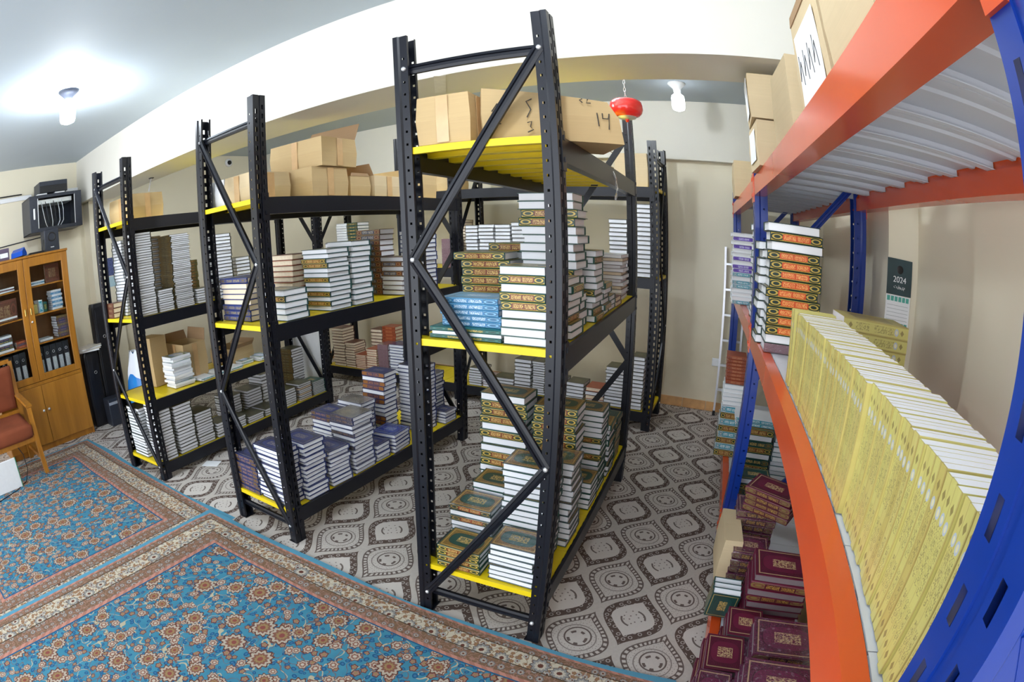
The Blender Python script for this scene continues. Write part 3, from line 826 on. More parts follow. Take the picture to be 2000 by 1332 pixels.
stack('B', -.32, .70, .20, .17, 1.264, 1.57, 10, 'P', ['pk', 'br'], ind=False)
stack('B', -.27, .90, .20, .17, 1.264, 1.64, 11, 'P', 'nv', ind=False)
stack('B', -.03, 1.40, .20, .17, 1.264, 1.69, 14, 'P', 'nv', ind=False)

# far rack by the bookcase: thin volumes
q = dict(ind=False, jit=.005)
stack('C', -.028, .092, .20, .145, 1.272, 1.89, 33, 'P', 'dk', **q)
stack('C', -.028, .255, .20, .14, 1.272, 1.44, 10, 'P', 'dk', **q)
stack('C', -.030, .406, .18, .185, 1.272, 1.845, 40, 'S', 'dk', **q)
stack('C', -.26, .32, .20, .15, 1.272, 1.86, 36, 'S', ['dk', 'br'], **q)
stack('C', -.028, .625, .16, .14, 1.272, 1.39, 6, 'P', 'dk', **q)
stack('C', -.24, .66, .16, .14, 1.272, 1.62, 14, 'E', 'gg', **q)
stack('C', -.028, .845, .18, .174, 1.272, 1.806, 19, 'P', 'dk', **q)
stack('C', -.20, 1.195, .18, .17, 1.272, 1.585, 10, 'P', 'dk', **q)
stack('C', -.05, 1.45, .18, .17, 1.272, 1.50, 7, 'P', ['wh', 'nv'], **q)
stack('C', -.36, .14, .18, .15, 1.272, 1.87, 24, 'V', ['gn', 'dk'], **q)
stack('C', -.40, .03, .12, .10, 1.272, 1.39, 3, 'S', 'br', **q)
stack('C', -.020, .066, .20, .13, .136, .64, 21, 'P', 'dk', **q)
stack('C', -.25, .03, .22, .14, .136, .55, 16, 'P', ['gn', 'dk'], **q)
stack('C', -.028, .232, .20, .18, .136, .537, 15, 'P', 'dk', **q)
stack('C', -.028, .431, .20, .175, .136, .410, 12, 'P', 'dk', **q)
stack('C', -.028, .635, .18, .15, .136, .26, 5, 'P', 'dk', **q)
stack('C', -.030, .80, .20, .17, .136, .24, 5, 'P', 'dk', **q)
stack('C', -.030, 1.00, .20, .19, .136, .20, 3, 'P', 'dk', **q)
stack('C', -.030, 1.21, .20, .17, .136, .20, 3, 'P', 'dk', **q)
stack('C', -.25, .95, .20, .17, .136, .36, 9, 'P', 'dk', **q)
stack('C', -.25, 1.20, .20, .19, .136, .352, 8, 'P', 'dk', **q)
stack('C', -.27, 1.41, .20, .17, .136, .45, 10, 'P', 'dk', **q)
stack('C', -.030, 1.48, .18, .15, .136, .30, 7, 'P', 'dk', **q)
stack('C', -.030, 1.675, .19, .18, .136, .302, 9, 'P', ['br', 'dk', 'dk'], **q)
stack('C', -.030, 1.875, .19, .18, .136, .270, 9, 'P', 'gn', **q)
stack('C', -.25, 1.83, .18, .17, .136, .60, 17, 'S', 'dk', **q)
# back-wall rack
z = .168
for a, b, t, n, k, pt in [(-3.645, -3.464, .62, 13, 'br', 'P'), (-3.455, -3.307, .46, 10, 'br', 'P'), (-3.300, -3.151, .33, 8, 'rd', 'P'), (-3.137, -2.99, .41, 9, 'rd', 'P'),
                      (-2.965, -2.821, .475, 5, 'pk', 'S'), (-2.81, -2.62, .487, 10, 'nv', 'P'), (-2.60, -2.44, .64, 14, 'nv', 'P'), (-1.83, -1.687, .343, 7, 'dk', 'P'), (-1.68, -1.58, .267, 4, 'pk', 'P'), (-1.565, -1.343, .283, 4, 'dk', 'P'),
                      (-1.338, -1.167, .486, 9, 'dk', 'P'), (-1.151, -1.03, .483, 14, 'dk', 'P'), (-.98, -.83, .34, 6, 'dk', 'P'), (-.818, -.647, .333, 5, 'dk', 'P'), (-.63, -.452, .312, 4, ['dk', 'rd'], 'P'),
                      (-.449, -.276, .523, 12, 'dk', 'P'), (-.226, -.100, .642, 14, 'dk', 'P')]:
    stack('D', b, .03, b - a - .004, .20, z, t, n, pt, k, **q)
stack('D', -3.08, .26, .16, .17, z, .585, 11, 'P', 'br', **q)
stack('D', -2.89, .26, .18, .17, z, .625, 12, 'S', 'rd', **q)
z = 1.318
for a, b, t, n, k, pt in [(-3.47, -3.31, 1.82, 18, 'wh', 'P'), (-3.30, -3.145, 1.82, 14, 'gn', 'S'), (-2.094, -1.96, 1.60, 6, 'pk', 'S'), (-1.83, -1.70, 1.726, 12, 'dk', 'P'), (-1.689, -1.53, 1.733, 12, 'dk', 'P'),
                      (-1.519, -1.365, 1.73, 12, 'dk', 'P'), (-1.354, -1.20, 1.748, 12, 'dk', 'P'), (-.75, -.60, 1.50, 5, 'dk', 'P'), (-.446, -.284, 1.792, 13, 'dk', 'P'), (-.255, -.060, 1.929, 16, 'dk', 'P')]:
    stack('D', b, .03, b - a - .004, .20, z, t, n, pt, k, **q)
stack('D', -1.93, .22, .16, .17, z, 1.784, 16, 'P', 'br', **q)

# orange and blue rack, middle shelf
zE = 1.252
g = 'books on the middle shelf of the orange rack'
stack('E', .245, -.665, .240, .165, zE, 1.782, 14, 'SPSSSSSSSSSPSP', ['pk'] + ['og'] * 13, 'the orange-spined pile on the orange beam', g, jit=.009)
stack('E', .215, -.47, .225, .165, zE, 1.70, 12, 'P', 'og', 'the white-edged pile behind the orange-spined', g, jit=.012)
stack('E', .190, .26, .16, .20, zE, 1.80, 14, 'SPSS', 'gg', 'the green pile behind the blue middle post', g)
stack('E', .090, .90, .16, .20, zE, 1.745, 18, 'PSPSPPSPSSSPSSPPPS'[::-1], ['te'] * 8 + ['pu'] * 10, 'the purple-teal pile in the far bay', g, vis=4)
stack('E', .560, -1.02, .285, .19, zE, 1.485, 5, 'S', 'ye', 'the flat yellow pile below the calendar', 'yellow paperbacks lying flat', name='paperback', cat='paperback')
g = 'books on the low shelf of the orange rack'
z0 = .178
stack('E', .085, .80, .16, .20, z0, .55, 8, 'S', ['gg', 'te', 'gg', 'te'], 'the far-bay pile below the white ones', g)
stack('E', .085, .82, .155, .20, .552, .70, 5, 'P', 'wh', 'the white set under the rust red one', g)
stack('E', .085, .84, .15, .18, .702, .90, 8, 'S', 'rd', 'the rust red set at the far post', g, vis=3)
stack('E', .300, .42, .22, .19, z0, .545, 9, 'SPS', ['gn', 'gg', 'gg'], 'the green pile behind the blue brace', g)
stack('E', .38, .44, .36, .22, .547, .60, 2, 'S', 'te', 'the teal pair topping the braced pile', g)
stack('E', .52, .44, .20, .19, z0, .50, 10, 'P', ['tg', 'wh'], 'the teal pile deep in the far bay', g)
stack('E', .290, .06, .22, .17, z0, .36, 5, 'SPSSP', ['gn', 'gg'], 'the five behind the middle post foot', g)
stack('E', .250, -.56, .215, .17, z0, .475, 8, 'S', 'mw', 'the wrapped maroon pile under the tilted four', g)
stack('E', .335, -.62, .255, .185, .478, .60, 4, 'S', 'mr', 'the tilted maroon four', g, rot=-27)
stack('E', .215, -.82, .18, .165, z0, .40, 6, 'S', 'mw', 'the wrapped pile next to the green ones', g)
stack('E', .365, -1.115, .265, .195, z0, .515, 10, 'PSPSPPSPSP', 'mr', 'the tall maroon pile', g, lean=(0, -.03), jit=.008)
stack('E', .190, -1.32, .15, .17, z0, .36, 5, 'P', 'mr', 'the low maroon pile beside the tall one', g)
stack('E', .400, -1.53, .275, .20, z0, .46, 7, 'S', 'mw', 'the wrapped maroon pile with gold frame', g)
stack('E', .350, -1.79, .275, .20, z0, .50, 8, 'S', 'mw', 'the wrapped pile touching the high beam', g)
stack('E', .110, -1.52, .15, .19, z0, .36, 5, 'P', 'mr', 'the short pile against the wrapped maroon', g)
stack('E', .062, -1.76, .125, .19, z0, .40, 6, 'P', 'mw', 'the wrapped pile at the beam edge', g)
for i in range(3):   # three dark green volumes leaning on the maroon pile
    Mx = FM['E'] @ Matrix.Translation((.030 + i * .012, -1.27 + i * .045, z0 + .002)) @ Matrix.Rotation(R(-12), 4, 'Y') @ Matrix((((0, 0, 0, 0)), (0, 0, 0, 0), (0, 0, 0, 0), (0, 0, 0, 1)))
    B3 = Matrix(((0, 0, 1), (1, 0, 0), (0, 1, 0))).to_4x4()
    Mx = FM['E'] @ Matrix.Translation((.020, -1.00 - i * .036, z0 + .108)) @ Matrix.Rotation(R(20), 4, 'X') @ Matrix(((0, 1, 0), (0, 0, 1), (1, 0, 0))).to_4x4()
    put_book('gn', Mx, (.18, .13, .032), 'dark green book, %s of three standing beside the tall maroon pile' % ('first', 'second', 'third')[i], g)

# upright row of yellow paperbacks
TENS = ['', 'tenth', 'twentieth', 'thirtieth', 'fortieth', 'fiftieth', 'sixtieth', 'seventieth']
TE = ['', '', 'twenty', 'thirty', 'forty', 'fifty', 'sixty', 'seventy']
def ordinal(n):
    if n == 1: return 'first'
    if n < 20: return (ORD + ['', ''])[n - 1] if n < 17 else {17: 'seventeenth', 18: 'eighteenth', 19: 'nineteenth'}[n]
    return TENS[n // 10] if n % 10 == 0 else TE[n // 10] + '-' + ordinal(n % 10)
y = -1.085; n = 0
while y > -2.56:
    n += 1
    T = random.choice([.0195, .020, .0215, .021])
    if n == 5: y -= .036
    if y - T < -2.546: break
    h = .240 + random.uniform(-.002, .002); x = .045 + random.uniform(0, .007) + (.012 if y < -2.0 else 0)
    tilt = {1: -5, 2: -5, 3: -5, 4: -5, 5: 2, 6: 1.6, 7: 1, 8: .5}.get(n, random.uniform(-.1, .1))
    Mx = FM['E'] @ Matrix.Translation((x + .0775, y - T, zE + h / 2)) @ Matrix.Rotation(R(tilt), 4, 'X') @ Matrix(((0, 1, 0), (0, 0, 1), (1, 0, 0))).to_4x4()
    put_book('ye', Mx, (h, .155, T * .945), 'yellow paperback standing %s in the row, counted from the orange-spined pile' % ordinal(n), 'upright row of yellow paperbacks', 'paperback', 'paperback')
    y -= T



# ------------------------------------------------------------------ cardboard boxes
def carton(label, M, w, d, h, flaps=(), tape=True, m=None, t=.004, name='cardboard_box', group='cardboard boxes on the racks', open_top=None, crush=None):
    """base centre at the origin of M; flaps: (side, angle) with side in '+x -x +y -y' and angle above the horizontal, outwards"""
    m = m or M_CARD
    r = thing(name, label, 'box', group=group); r.matrix_world = M
    op = bool(flaps) if open_top is None else open_top
    x, y = w / 2, d / 2; mb = MB()
    # slightly bulging walls
    bz = h * .5; bu = .006
    def wallring(x, y, z): return [(-x, -y, z), (x, -y, z), (x, y, z), (-x, y, z)]
    vs = wallring(x, y, 0) + wallring(x + bu, y + bu, bz) + wallring(x, y, h)
    fs = [(0, 3, 2, 1)]
    for L in (0, 4):
        for k in range(4): fs.append((L + k, L + (k + 1) % 4, L + 4 + (k + 1) % 4, L + 4 + k))
    if not op: fs.append((8, 9, 10, 11))
    else:
        b = len(vs); vs += wallring(x - t, y - t, h) + wallring(x - t, y - t, t)
        for k in range(4):
            fs.append((8 + k, 8 + (k + 1) % 4, b + (k + 1) % 4, b + k)); fs.append((b + k, b + (k + 1) % 4, b + 4 + (k + 1) % 4, b + 4 + k))
        fs.append((b + 4, b + 5, b + 6, b + 7))
    if crush: vs = [crush(*v) for v in vs]
    mb.add(vs, fs); obj('body', mb, [m], r)
    for side, ang, ln in flaps:
        a = R(ang); c, s = math.cos(a) * ln, math.sin(a) * ln
        fb = MB(); k = .002
        if side == '+x': P = [(x, -y + k, h), (x, y - k, h), (x + c, y - .012, h + s), (x + c, -y + .012, h + s)]
        if side == '-x': P = [(-x, y - k, h), (-x, -y + k, h), (-x - c, -y + .012, h + s), (-x - c, y - .012, h + s)]
        if side == '+y': P = [(x - k, y, h), (-x + k, y, h), (-x + .012, y + c, h + s), (x - .012, y + c, h + s)]
        if side == '-y': P = [(-x + k, -y, h), (x - k, -y, h), (x - .012, -y - c, h + s), (-x + .012, -y - c, h + s)]
        nrm = (Vector(P[1]) - Vector(P[0])).cross(Vector(P[3]) - Vector(P[0])).normalized() * .003
        fb.add(P + [tuple(Vector(q) + nrm) for q in P], [(0, 3, 2, 1), (4, 5, 6, 7), (0, 1, 5, 4), (1, 2, 6, 5), (2, 3, 7, 6), (3, 0, 4, 7)])
        obj('flap', fb, M_CARDIN if ang > 20 else m, r)
    if not op and not crush:
        for s in (-1, 1):       # closed lid: two flaps meeting in the middle
            fb = MB().box(-x + .001, x - .001, *sorted((s * .001, s * (y - .001))), h, h + .003); obj('lid_flap', fb, m, r)
    if tape:
        e = bu + .0015; w2 = .024
        tb = MB().box(-w2, w2, -y - e, -y - e + .0012, h * .02, h * .98).box(-w2, w2, y + e - .0012, y + e, h * .02, h * .98)
        if not op: tb.box(-w2, w2, -y, y, h + .003, h + .0042)
        for j, (a, b) in enumerate([(-y - e, -y - e + .0012)]):
            obj('tape', MB().box(-w2, w2, a, b, h * .02, h * .98), M_TAPE, r)
        obj('tape', MB().box(x + e - .0012, x + e, -w2, w2, h * .02, h * .98), M_TAPE, r)
    return r


def scribble(parent, pts, r=.0022, n=5):
    obj('marker_writing', MB().tube(pts, r, n), M_INK, parent)


def at(rack, x, y, z, rz=0.): return FM[rack] @ Matrix.Translation((x, y, z)) @ Matrix.Rotation(R(rz), 4, 'Z')


zt = 2.006
b = carton('brown box at the front edge of the highest yellow shelf, beside the post', at('A', -.424, .105, zt, 1), .205, .15, .185, tape=True)
b = carton('long brown box with black marker numbers, jutting out askew over the aisle', at('A', -.112, .275, zt, 27), .50, .29, .192, tape=False, crush=lambda x, y, z: (x - (.035 + .10 * z if x > 0 else 0) * z / .19, y, z * (.82 if x > 0 and z > .1 else 1)))
for s in ([(-.22, -.157, .10), (-.20, -.157, .13), (-.185, -.157, .12), (-.20, -.157, .08), (-.225, -.157, .05), (-.19, -.157, .055)],
          [(-.08, -.158, .15), (-.10, -.158, .14), (-.085, -.158, .11), (-.10, -.158, .08)], [(-.10, -.158, .06), (-.085, -.158, .065), (-.09, -.158, .045), (-.08, -.158, .035), (-.10, -.158, .025)],
          [(.10, -.158, .16), (.09, -.158, .155), (.10, -.158, .145)], [(.12, -.158, .16), (.115, -.158, .145), (.13, -.158, .145)], [(.15, -.157, .11), (.155, -.157, .06)], [(.17, -.157, .11), (.17, -.157, .09), (.19, -.157, .09), (.195, -.157, .11), (.192, -.157, .05)]):
    scribble(b, s)
carton('brown box behind the askew one on the same high shelf', at('A', -.33, .85, zt, 6), .34, .30, .16, tape=False)
z2 = 1.921
b = carton('lower taped box with a torn white label on the middle rack', at('B', -.235, .55, z2, 1), .40, .28, .168)
mb = MB(); mb.add([(-.13, -.1485, .02), (-.03, -.1485, .015), (-.035, -.1485, .10), (-.09, -.152, .150), (-.125, -.1485, .11)], [(0, 1, 2, 3, 4)]); obj('torn_label', mb, M_PAPER, b)
mb = MB().box(-.105, -.085, -.1500, -.1490, .07, .09).box(-.075, -.06, -.1500, -.1490, .075, .095); obj('green_print', mb, plain('green_print', (.05, .38, .22), .6), b)
carton('upper box with one raised flap, resting on the label box', at('B', -.225, .605, z2 + .175, 3), .42, .29, .172, [('+y', 62, .13)], tape=True)
carton('small brown box beside the two stacked ones on the middle rack', at('B', -.20, .82, z2, 0), .30, .17, .125, [('+x', 100, .02)], tape=False)
carton('open pale box with inward flap further along the middle rack', at('B', -.20, 1.08, z2, 0), .32, .28, .135, [('-y', 70, .08), ('-x', 80, .06)], tape=True, m=M_CARD2)
carton('pale narrow box between the posts of the middle rack', at('B', -.29, .23, z2, 0), .24, .27, .155, tape=True, m=M_CARD2)
carton('white box at the outer end of the middle rack', at('B', -.490, .22, z2, 0), .13, .25, .155, tape=False, m=M_WHPLA)
carton('brown box deep in the middle rack behind the aisle rack post', at('B', -.25, 1.50, z2, 0), .36, .30, .20, tape=False)
b = carton('bulging brown box alone on top of the bookcase-side rack', at('C', -.36, .30, 2.003, 0), .40, .28, .20)
carton('brown box by the far posts of the back-wall rack', at('D', -.24, .24, 2.073, 0), .28, .34, .29, [('-x', 30, .16)], m=M_CARD2)
carton('brown box on the back-wall rack behind the extinguisher', at('D', -.62, .24, 2.073, 0), .30, .34, .20)
carton('wide brown box midway on the back-wall rack', at('D', -2.16, .24, 2.073, 0), .34, .36, .16)
carton('brown box over the grey booklets on the back-wall rack', at('D', -2.75, .24, 2.073, 0), .36, .34, .20)
# on the orange rack
g = 'cardboard boxes on top of the orange rack'
z3 = 2.022
carton('tan box at the far end of the orange rack top', at('E', .11, 1.35, z3, 0), .28, .30, .27, tape=False, m=M_CARD2, group=g)
b = carton('lower tan box of the pair above the blue middle post', at('E', .13, -.42, z3, 2), .30, .30, .20, tape=False, m=M_CARD2, group=g)
obj('paper_label', MB().box(-.1575, -.1565, -.09, .10, .03, .17), M_PAPER, b)
b = carton('upper tan box with white label, stacked above the blue middle post', at('E', .11, -.45, z3 + .208, -2), .28, .28, .20, tape=False, m=M_CARD2, group=g)
obj('paper_label', MB().box(-.1475, -.1465, -.10, .08, .02, .19), M_PAPER, b)
b = carton('tall wrinkled tan box next to the stacked pair', at('E', .19, -1.02, z3, 3), .30, .32, .30, tape=False, m=M_CARD2, group=g)
b = carton('open tan box with a written paper label above the long beam', at('E', .20, -1.58, z3, 2), .30, .34, .30, [('-x', 95, .03)], tape=False, m=M_CARD2, group=g)
obj('paper_label', MB().box(-.1575, -.1565, -.13, .13, .05, .25), M_PAPER, b)
for k in range(4): scribble(b, [(-.1585, -.10 + .06 * k, .10), (-.1585, -.085 + .06 * k, .17), (-.1585, -.06 + .06 * k, .12), (-.1585, -.07 + .06 * k, .19)], .0011)
b = carton('nearly cropped tan box beside the open one', at('E', .20, -1.98, z3, 0), .30, .34, .30, [('-x', 100, .02)], tape=False, m=M_CARD2, group=g)
carton('flattened tan box jutting out over the low orange beam', at('E', .02, -.62, .182, 4), .09, .30, .24, tape=False, m=M_CARD2, group='cardboard boxes low on the orange rack')
carton('brown opened box behind the maroon piles', at('E', .52, -.90, .182, 12), .20, .34, .30, [('-x', 60, .10), ('-y', 75, .10)], tape=False, m=M_CARD, group='cardboard boxes low on the orange rack')

# four-shelf rack: boxes, magazines and odds
carton('tall brown box at the front of the low-middle shelf, next to the bookcase', at('C', -.43, .36, .646, 4), .20, .16, .40, tape=False)
carton('tall open brown box standing behind the magazine pile', at('C', -.33, .64, .646, -4), .30, .22, .30, [('+y', 80, .10), ('-x', 75, .08)], tape=True)
carton('low open brown box full of dark things', at('C', -.35, 1.16, .646, 5), .30, .26, .14, [('+y', 45, .06), ('+x', 50, .05)], tape=False)
g = 'magazines on the four-shelf rack'
stack('C', -.085, .33, .15, .19, .646, .895, 12, 'PPEPPVPPEPPP', ['wh', 'mg', 'wh', 'mg'], 'the leaning mixed pile before the brown boxes', g, jit=.015, turn=7, name='magazine', cat='magazine')
for i, (cx, cy, n) in enumerate([(-.03, .56, 2), (-.03, .72, 2), (-.03, .88, 2), (-.10, 1.06, 3), (-.05, 1.24, 3)]):
    stack('C', cx, cy, .20, .14, .646, .646 + .011 * n, n, 'PE', ['mg', 'te'], 'the %s heap past the leaning pile' % ('first', 'second', 'third', 'fourth', 'fifth')[i], g, jit=.008, turn=5, name='magazine', cat='magazine')
bag = MB()
prof = [(.0, .14), (.22, .15), (.26, .16), (.22, .13), (.0, .10)]
bz = [0, .08, .25, .45, .58]; bw = [.15, .19, .18, .14, .10]; bd = [.10, .13, .12, .08, .04]
vs = []; fs = []; nn = 14
for k, (z, a, d) in enumerate(zip(bz, bw, bd)):
    for j in range(nn):
        th = 2 * math.pi * j / nn; w = 1 + .10 * math.sin(j * 5.1 + k * 2.3)
        vs.append((a * w * math.cos(th), d * w * math.sin(th), z + .02 * math.sin(j * 3 + k)*(k > 0)))
for k in range(4):
    for j in range(nn): fs.append((k * nn + j, k * nn + (j + 1) % nn, (k + 1) * nn + (j + 1) % nn, (k + 1) * nn + j))
fs.append(tuple(range(nn))[::-1]); bag.add(vs, fs); bag.smooth = True
M = Mat('blue_white_bag', .25, coat=.3); p = M.coord(); nz = M.noise(p, 5, 2); zz = M.xyz(p)[2]
M.color(M.mix((nz + zz * 1.6 - 1.2).gt(0.0), M.mix(M.noise(p, 9, 2), (.01, .08, .55), (.02, .35, .75)), (.80, .84, .90)))
o = obj('plastic_bag', bag, M.m); o.matrix_world = at('C', -1.22, .60, 0) @ Matrix.Diagonal((1.15, 1.1, 1.42, 1)); tag(o, 'bright blue and white plastic bag on the floor behind the four-shelf rack', 'bag')
o = obj('white_board', MB().bbox(-.24, .24, -.012, .012, 0, .62, .002), M_WHPLA); o.matrix_world = at('C', -.44, 2.18, .0, 0); o.location.z = .12
o.matrix_world = FM['D'] @ Matrix.Translation((-3.62, -.055, .0)) @ Matrix.Rotation(R(0), 4, 'Z') @ Matrix.Translation((0, 0, .0))
bpy.data.objects.remove(o)
o = obj('white_board', MB().bbox(-.22, .22, -.010, .010, .0, .86, .002), M_WHPLA); o.matrix_world = at('C', -.38, 2.19, 0, 0)
tag(o, 'plain white board standing on edge behind the four-shelf rack', 'board')

# ------------------------------------------------------------------ rugs
def rug(name, label, x0, x1, y0, y1, z, bx, by, seed, rz=0.):
    m = rug_material(name + '_weave', x0, x1, y0, y1, bx, by, seed)
    nx, ny = 40, 24; mb = MB(); vs = []; fs = []
    for j in range(ny + 1):
        for i in range(nx + 1):
            x = x0 + (x1 - x0) * i / nx; y = y0 + (y1 - y0) * j / ny
            e = min(min(i, nx - i) / 1.0, min(j, ny - j) / 1.0, 1)
            zz = z + .009 * e + .0035 * math.sin(x * 3.1 + seed) * math.sin(y * 2.3 + seed * 2) * e + .003 * e * math.sin(x * 9)
            yy = y + (.010 * math.sin(x * 2.6 + 1) + .006 * math.sin(x * 6.3) if j == ny else 0)
            vs.append((x, yy, zz))
    W = nx + 1
    for j in range(ny):
        for i in range(nx): fs.append((j * W + i, j * W + i + 1, (j + 1) * W + i + 1, (j + 1) * W + i))
    mb.add(vs, fs); mb.smooth = True
    o = obj(name, mb, m); tag(o, label, 'rug'); return o


rug('persian_rug', 'blue floral Persian rug by the bookcase, its edge tucked under a second rug', -5.27, -2.62, -.30, 1.655, .001, .40, .34, 3.0)
rug('persian_rug', 'blue floral Persian rug before the black racks, overlapping a second rug', -2.845, .105, -1.9, 1.612, .014, .40, .25, 0.)

# ------------------------------------------------------------------ bookcase
bc = thing('bookcase', 'orange-varnished wooden bookcase with two glass doors above wooden doors', 'bookcase', (-5.406, .78, 0))
D_, Wc, Hc = .42, 1.02, 1.935       # body goes towards -x, along +y
w = MB
obj('side_panel', w().bbox(-D_, -.002, 0, .022, 0, Hc, .002), M_WOOD, bc)
obj('side_panel', w().bbox(-D_, -.002, Wc - .022, Wc, 0, Hc, .002), M_WOOD, bc)
obj('top_panel', w().bbox(-D_, .012, -.008, Wc + .008, Hc, Hc + .024, .004), M_WOOD, bc)
obj('back_panel', w().box(-D_, -D_ + .006, .022, Wc - .022, .03, Hc), M_WOODIN, bc)
obj('plinth', w().box(-D_, -.020, .022, Wc - .022, .0, .06), M_WOOD, bc)
for z in (.06, .70, 1.055, 1.345, 1.63): obj('shelf', w().bbox(-D_ + .006, -.045, .022, Wc - .022, z, z + .016, .002), M_WOOD, bc)
obj('middle_rail', w().bbox(-.03, .004, .022, Wc - .022, .668, .70, .002), M_WOOD, bc)
for k in (0, 1):
    ya, yb = (.004, Wc / 2 - .002) if k == 0 else (Wc / 2 + .002, Wc - .004)
    dr = link('glass_door', None, bc)
    fw = .068; z0, z1 = .705, Hc - .003
    obj('stile', w().bbox(-.018, .004, ya, ya + fw, z0, z1, .003), M_WOOD, dr)
    obj('stile', w().bbox(-.018, .004, yb - fw, yb, z0, z1, .003), M_WOOD, dr)
    obj('rail', w().bbox(-.018, .004, ya + fw, yb - fw, z1 - fw - .02, z1, .003), M_WOOD, dr)
    obj('rail', w().bbox(-.018, .004, ya + fw, yb - fw, z0, z0 + fw, .003), M_WOOD, dr)
    obj('glass_pane', w().box(-.010, -.007, ya + fw - .004, yb - fw + .004, z0 + fw - .004, z1 - fw - .016), M_GLASS, dr)
    yk = yb - .03 if k == 0 else ya + .03
    obj('handle', w().bbox(.004, .016, yk - .008, yk + .008, 1.37, 1.44, .003), plain('brass', (.75, .5, .15), .25, .9), dr)
    wd = link('wooden_door', None, bc)
    obj('panel', w().bbox(-.018, .003, ya, yb, .065, .665, .003), M_WOOD2, wd)
    obj('knob', w().lathe([(0, .03), (.012, .028), (.015, .02), (.007, .012), (.007, 0)], (.003, yk, .41), 12, axis='X'), M_ZINC, wd)
obj('lock', w().lathe([(0, .006), (.012, .005), (.012, 0)], (.004, Wc / 2 + .03, 1.30), 12, axis='X'), M_ZINC, bc)
# contents
FM['K'] = Matrix.Translation((-5.406, .78, 0))
binder_m = plain('black_binder', (.02, .022, .028), .5, 0, .2, 30); lab_m = plain('binder_label', (.42, .45, .46), .7, 0, .25, 60)
k = 0
for y0 in (.075, .590):
    for i in range(5):
        b = thing('ring_binder', 'black ring binder, %s in the bottom row behind the %s glass door' % (('first', 'second', 'third', 'fourth', 'fifth')[i], 'far' if y0 > .3 else 'near'), 'binder', (-5.46, .78 + y0 + i * .076, .718), 0, 'black ring binders in the bookcase')
        obj('case', MB().bbox(-.27, 0, -.036, .034, 0, .31, .002), binder_m, b)
        obj('spine_label', MB().box(0, .0012, -.024, .022, .03, .18), lab_m, b)
        obj('finger_ring', MB().lathe([(.011, 0), (.015, .002), (.011, .003)], (0, -.001, .235), 12, axis='X'), M_ZINC, b)
g = 'books inside the bookcase'
zc = [.716, 1.073, 1.363, 1.648]
stack('K', -.08, .84, .22, .13, zc[1], 1.29, 8, 'E', ['nv', 'dk', 'nv'], 'the pile behind the far glass door', g)
stack('K', -.08, .62, .20, .15, zc[1], 1.095, 1, 'E', 'wh', 'the shelf above the far binders', g)
stack('K', -.08, .10, .22, .20, zc[1], 1.23, 7, 'E', ['wh', 'gn', 'nv'], 'the pile behind the near glass door', g)
stack('K', -.08, .34, .20, .12, zc[1], 1.14, 3, 'E', ['rd', 'nv'], 'the small heap behind the near glass door', g)
stack('K', -.08, .82, .20, .12, zc[2], 1.56, 9, 'E', ['wh', 'lb'], 'the white pile on the second glass shelf', g)
for i in range(3):
    stack('K', -.09, .60 + i * .06, .20, .045, zc[2], zc[2] + .10 + .03 * (i % 2), 1, 'E', ['ye', 'te', 'tg'][i], 'the second glass shelf, %s of the bright ones' % ('first', 'second', 'third')[i], g)
stack('K', -.08, .18, .20, .22, zc[2], 1.42, 3, 'E', ['br', 'wh'], 'the flat heap on the near second shelf', g)
stack('K', -.10, .09, .03, .32, zc[2], 1.58, 1, 'E', 'br', 'the near second shelf, standing as a dark folder', g)
stack('K', -.08, .60, .20, .16, zc[3], 1.69, 3, 'E', ['wh', 'lb'], 'the flat heap on the highest shelf', g)
stack('K', -.12, .78, .02, .17, zc[3], 1.84, 1, 'E', 'br', 'the highest shelf, propped upright like a frame', g)
stack('K', -.08, .20, .20, .20, zc[3], 1.69, 3, 'E', ['wh', 'pk'], 'the flat heap at the near end of the highest shelf', g)

# on top of the bookcase
def speaker(label, loc, w_, d_, h_, rz=0.):
    s = thing('loudspeaker', label, 'speaker', loc, rz)
    obj('cabinet', MB().bbox(-d_, 0, -w_ / 2, w_ / 2, 0, h_, .006), M_DKGREY, s)
    obj('cone', MB().lathe([(0, -.012), (w_ * .14, -.008), (w_ * .22, .001), (w_ * .27, .003), (w_ * .30, 0)], (0, 0, h_ * .66), 20, axis='X'), M_BLKPLA, s)
    obj('badge', MB().box(0, .001, -w_ * .12, w_ * .12, h_ * .18, h_ * .22), M_ZINC, s)
    return s
speaker('small dark computer speaker standing on the bookcase top', (-5.56, 1.69, Hc + .024), .17, .17, .235)
o = obj('blue_packet', MB().prism([(-.07, 0), (.07, 0), (.05, .05), (-.02, .085), (-.07, .03)], (-5.52, 1.22, Hc + .026), (-5.44, 1.33, Hc + .036)), plain('blue_foil', (.01, .08, .48), .25))
tag(o, 'crumpled blue packet lying on the bookcase top', 'packet')
r = thing('wifi_router', 'flat black router with cables on the bookcase top', 'router', (-5.60, 1.50, Hc + .024))
obj('case', MB().bbox(-.06, .06, -.09, .09, 0, .028, .006), M_BLKPLA, r)
obj('antenna', MB().tube([(0, .08, .028), (0, .10, .14)], .004), M_BLKPLA, r)
obj('cable', MB().tube([(.06, -.05, .01), (.10, -.10, .006), (.06, -.17, .006), (-.02, -.22, .006)], .003), M_BLKPLA, r)
o = thing('photo_card', 'small dark printed card standing at the near end of the bookcase top', 'card', (-5.46, 1.10, Hc + .024))
obj('card', MB().box(-.003, 0, -.06, .06, 0, .12), plain('dark_print', (.10, .07, .12), .4), o); obj('white_print', MB().box(0, .001, -.045, .045, .03, .075), M_PAPER, o)

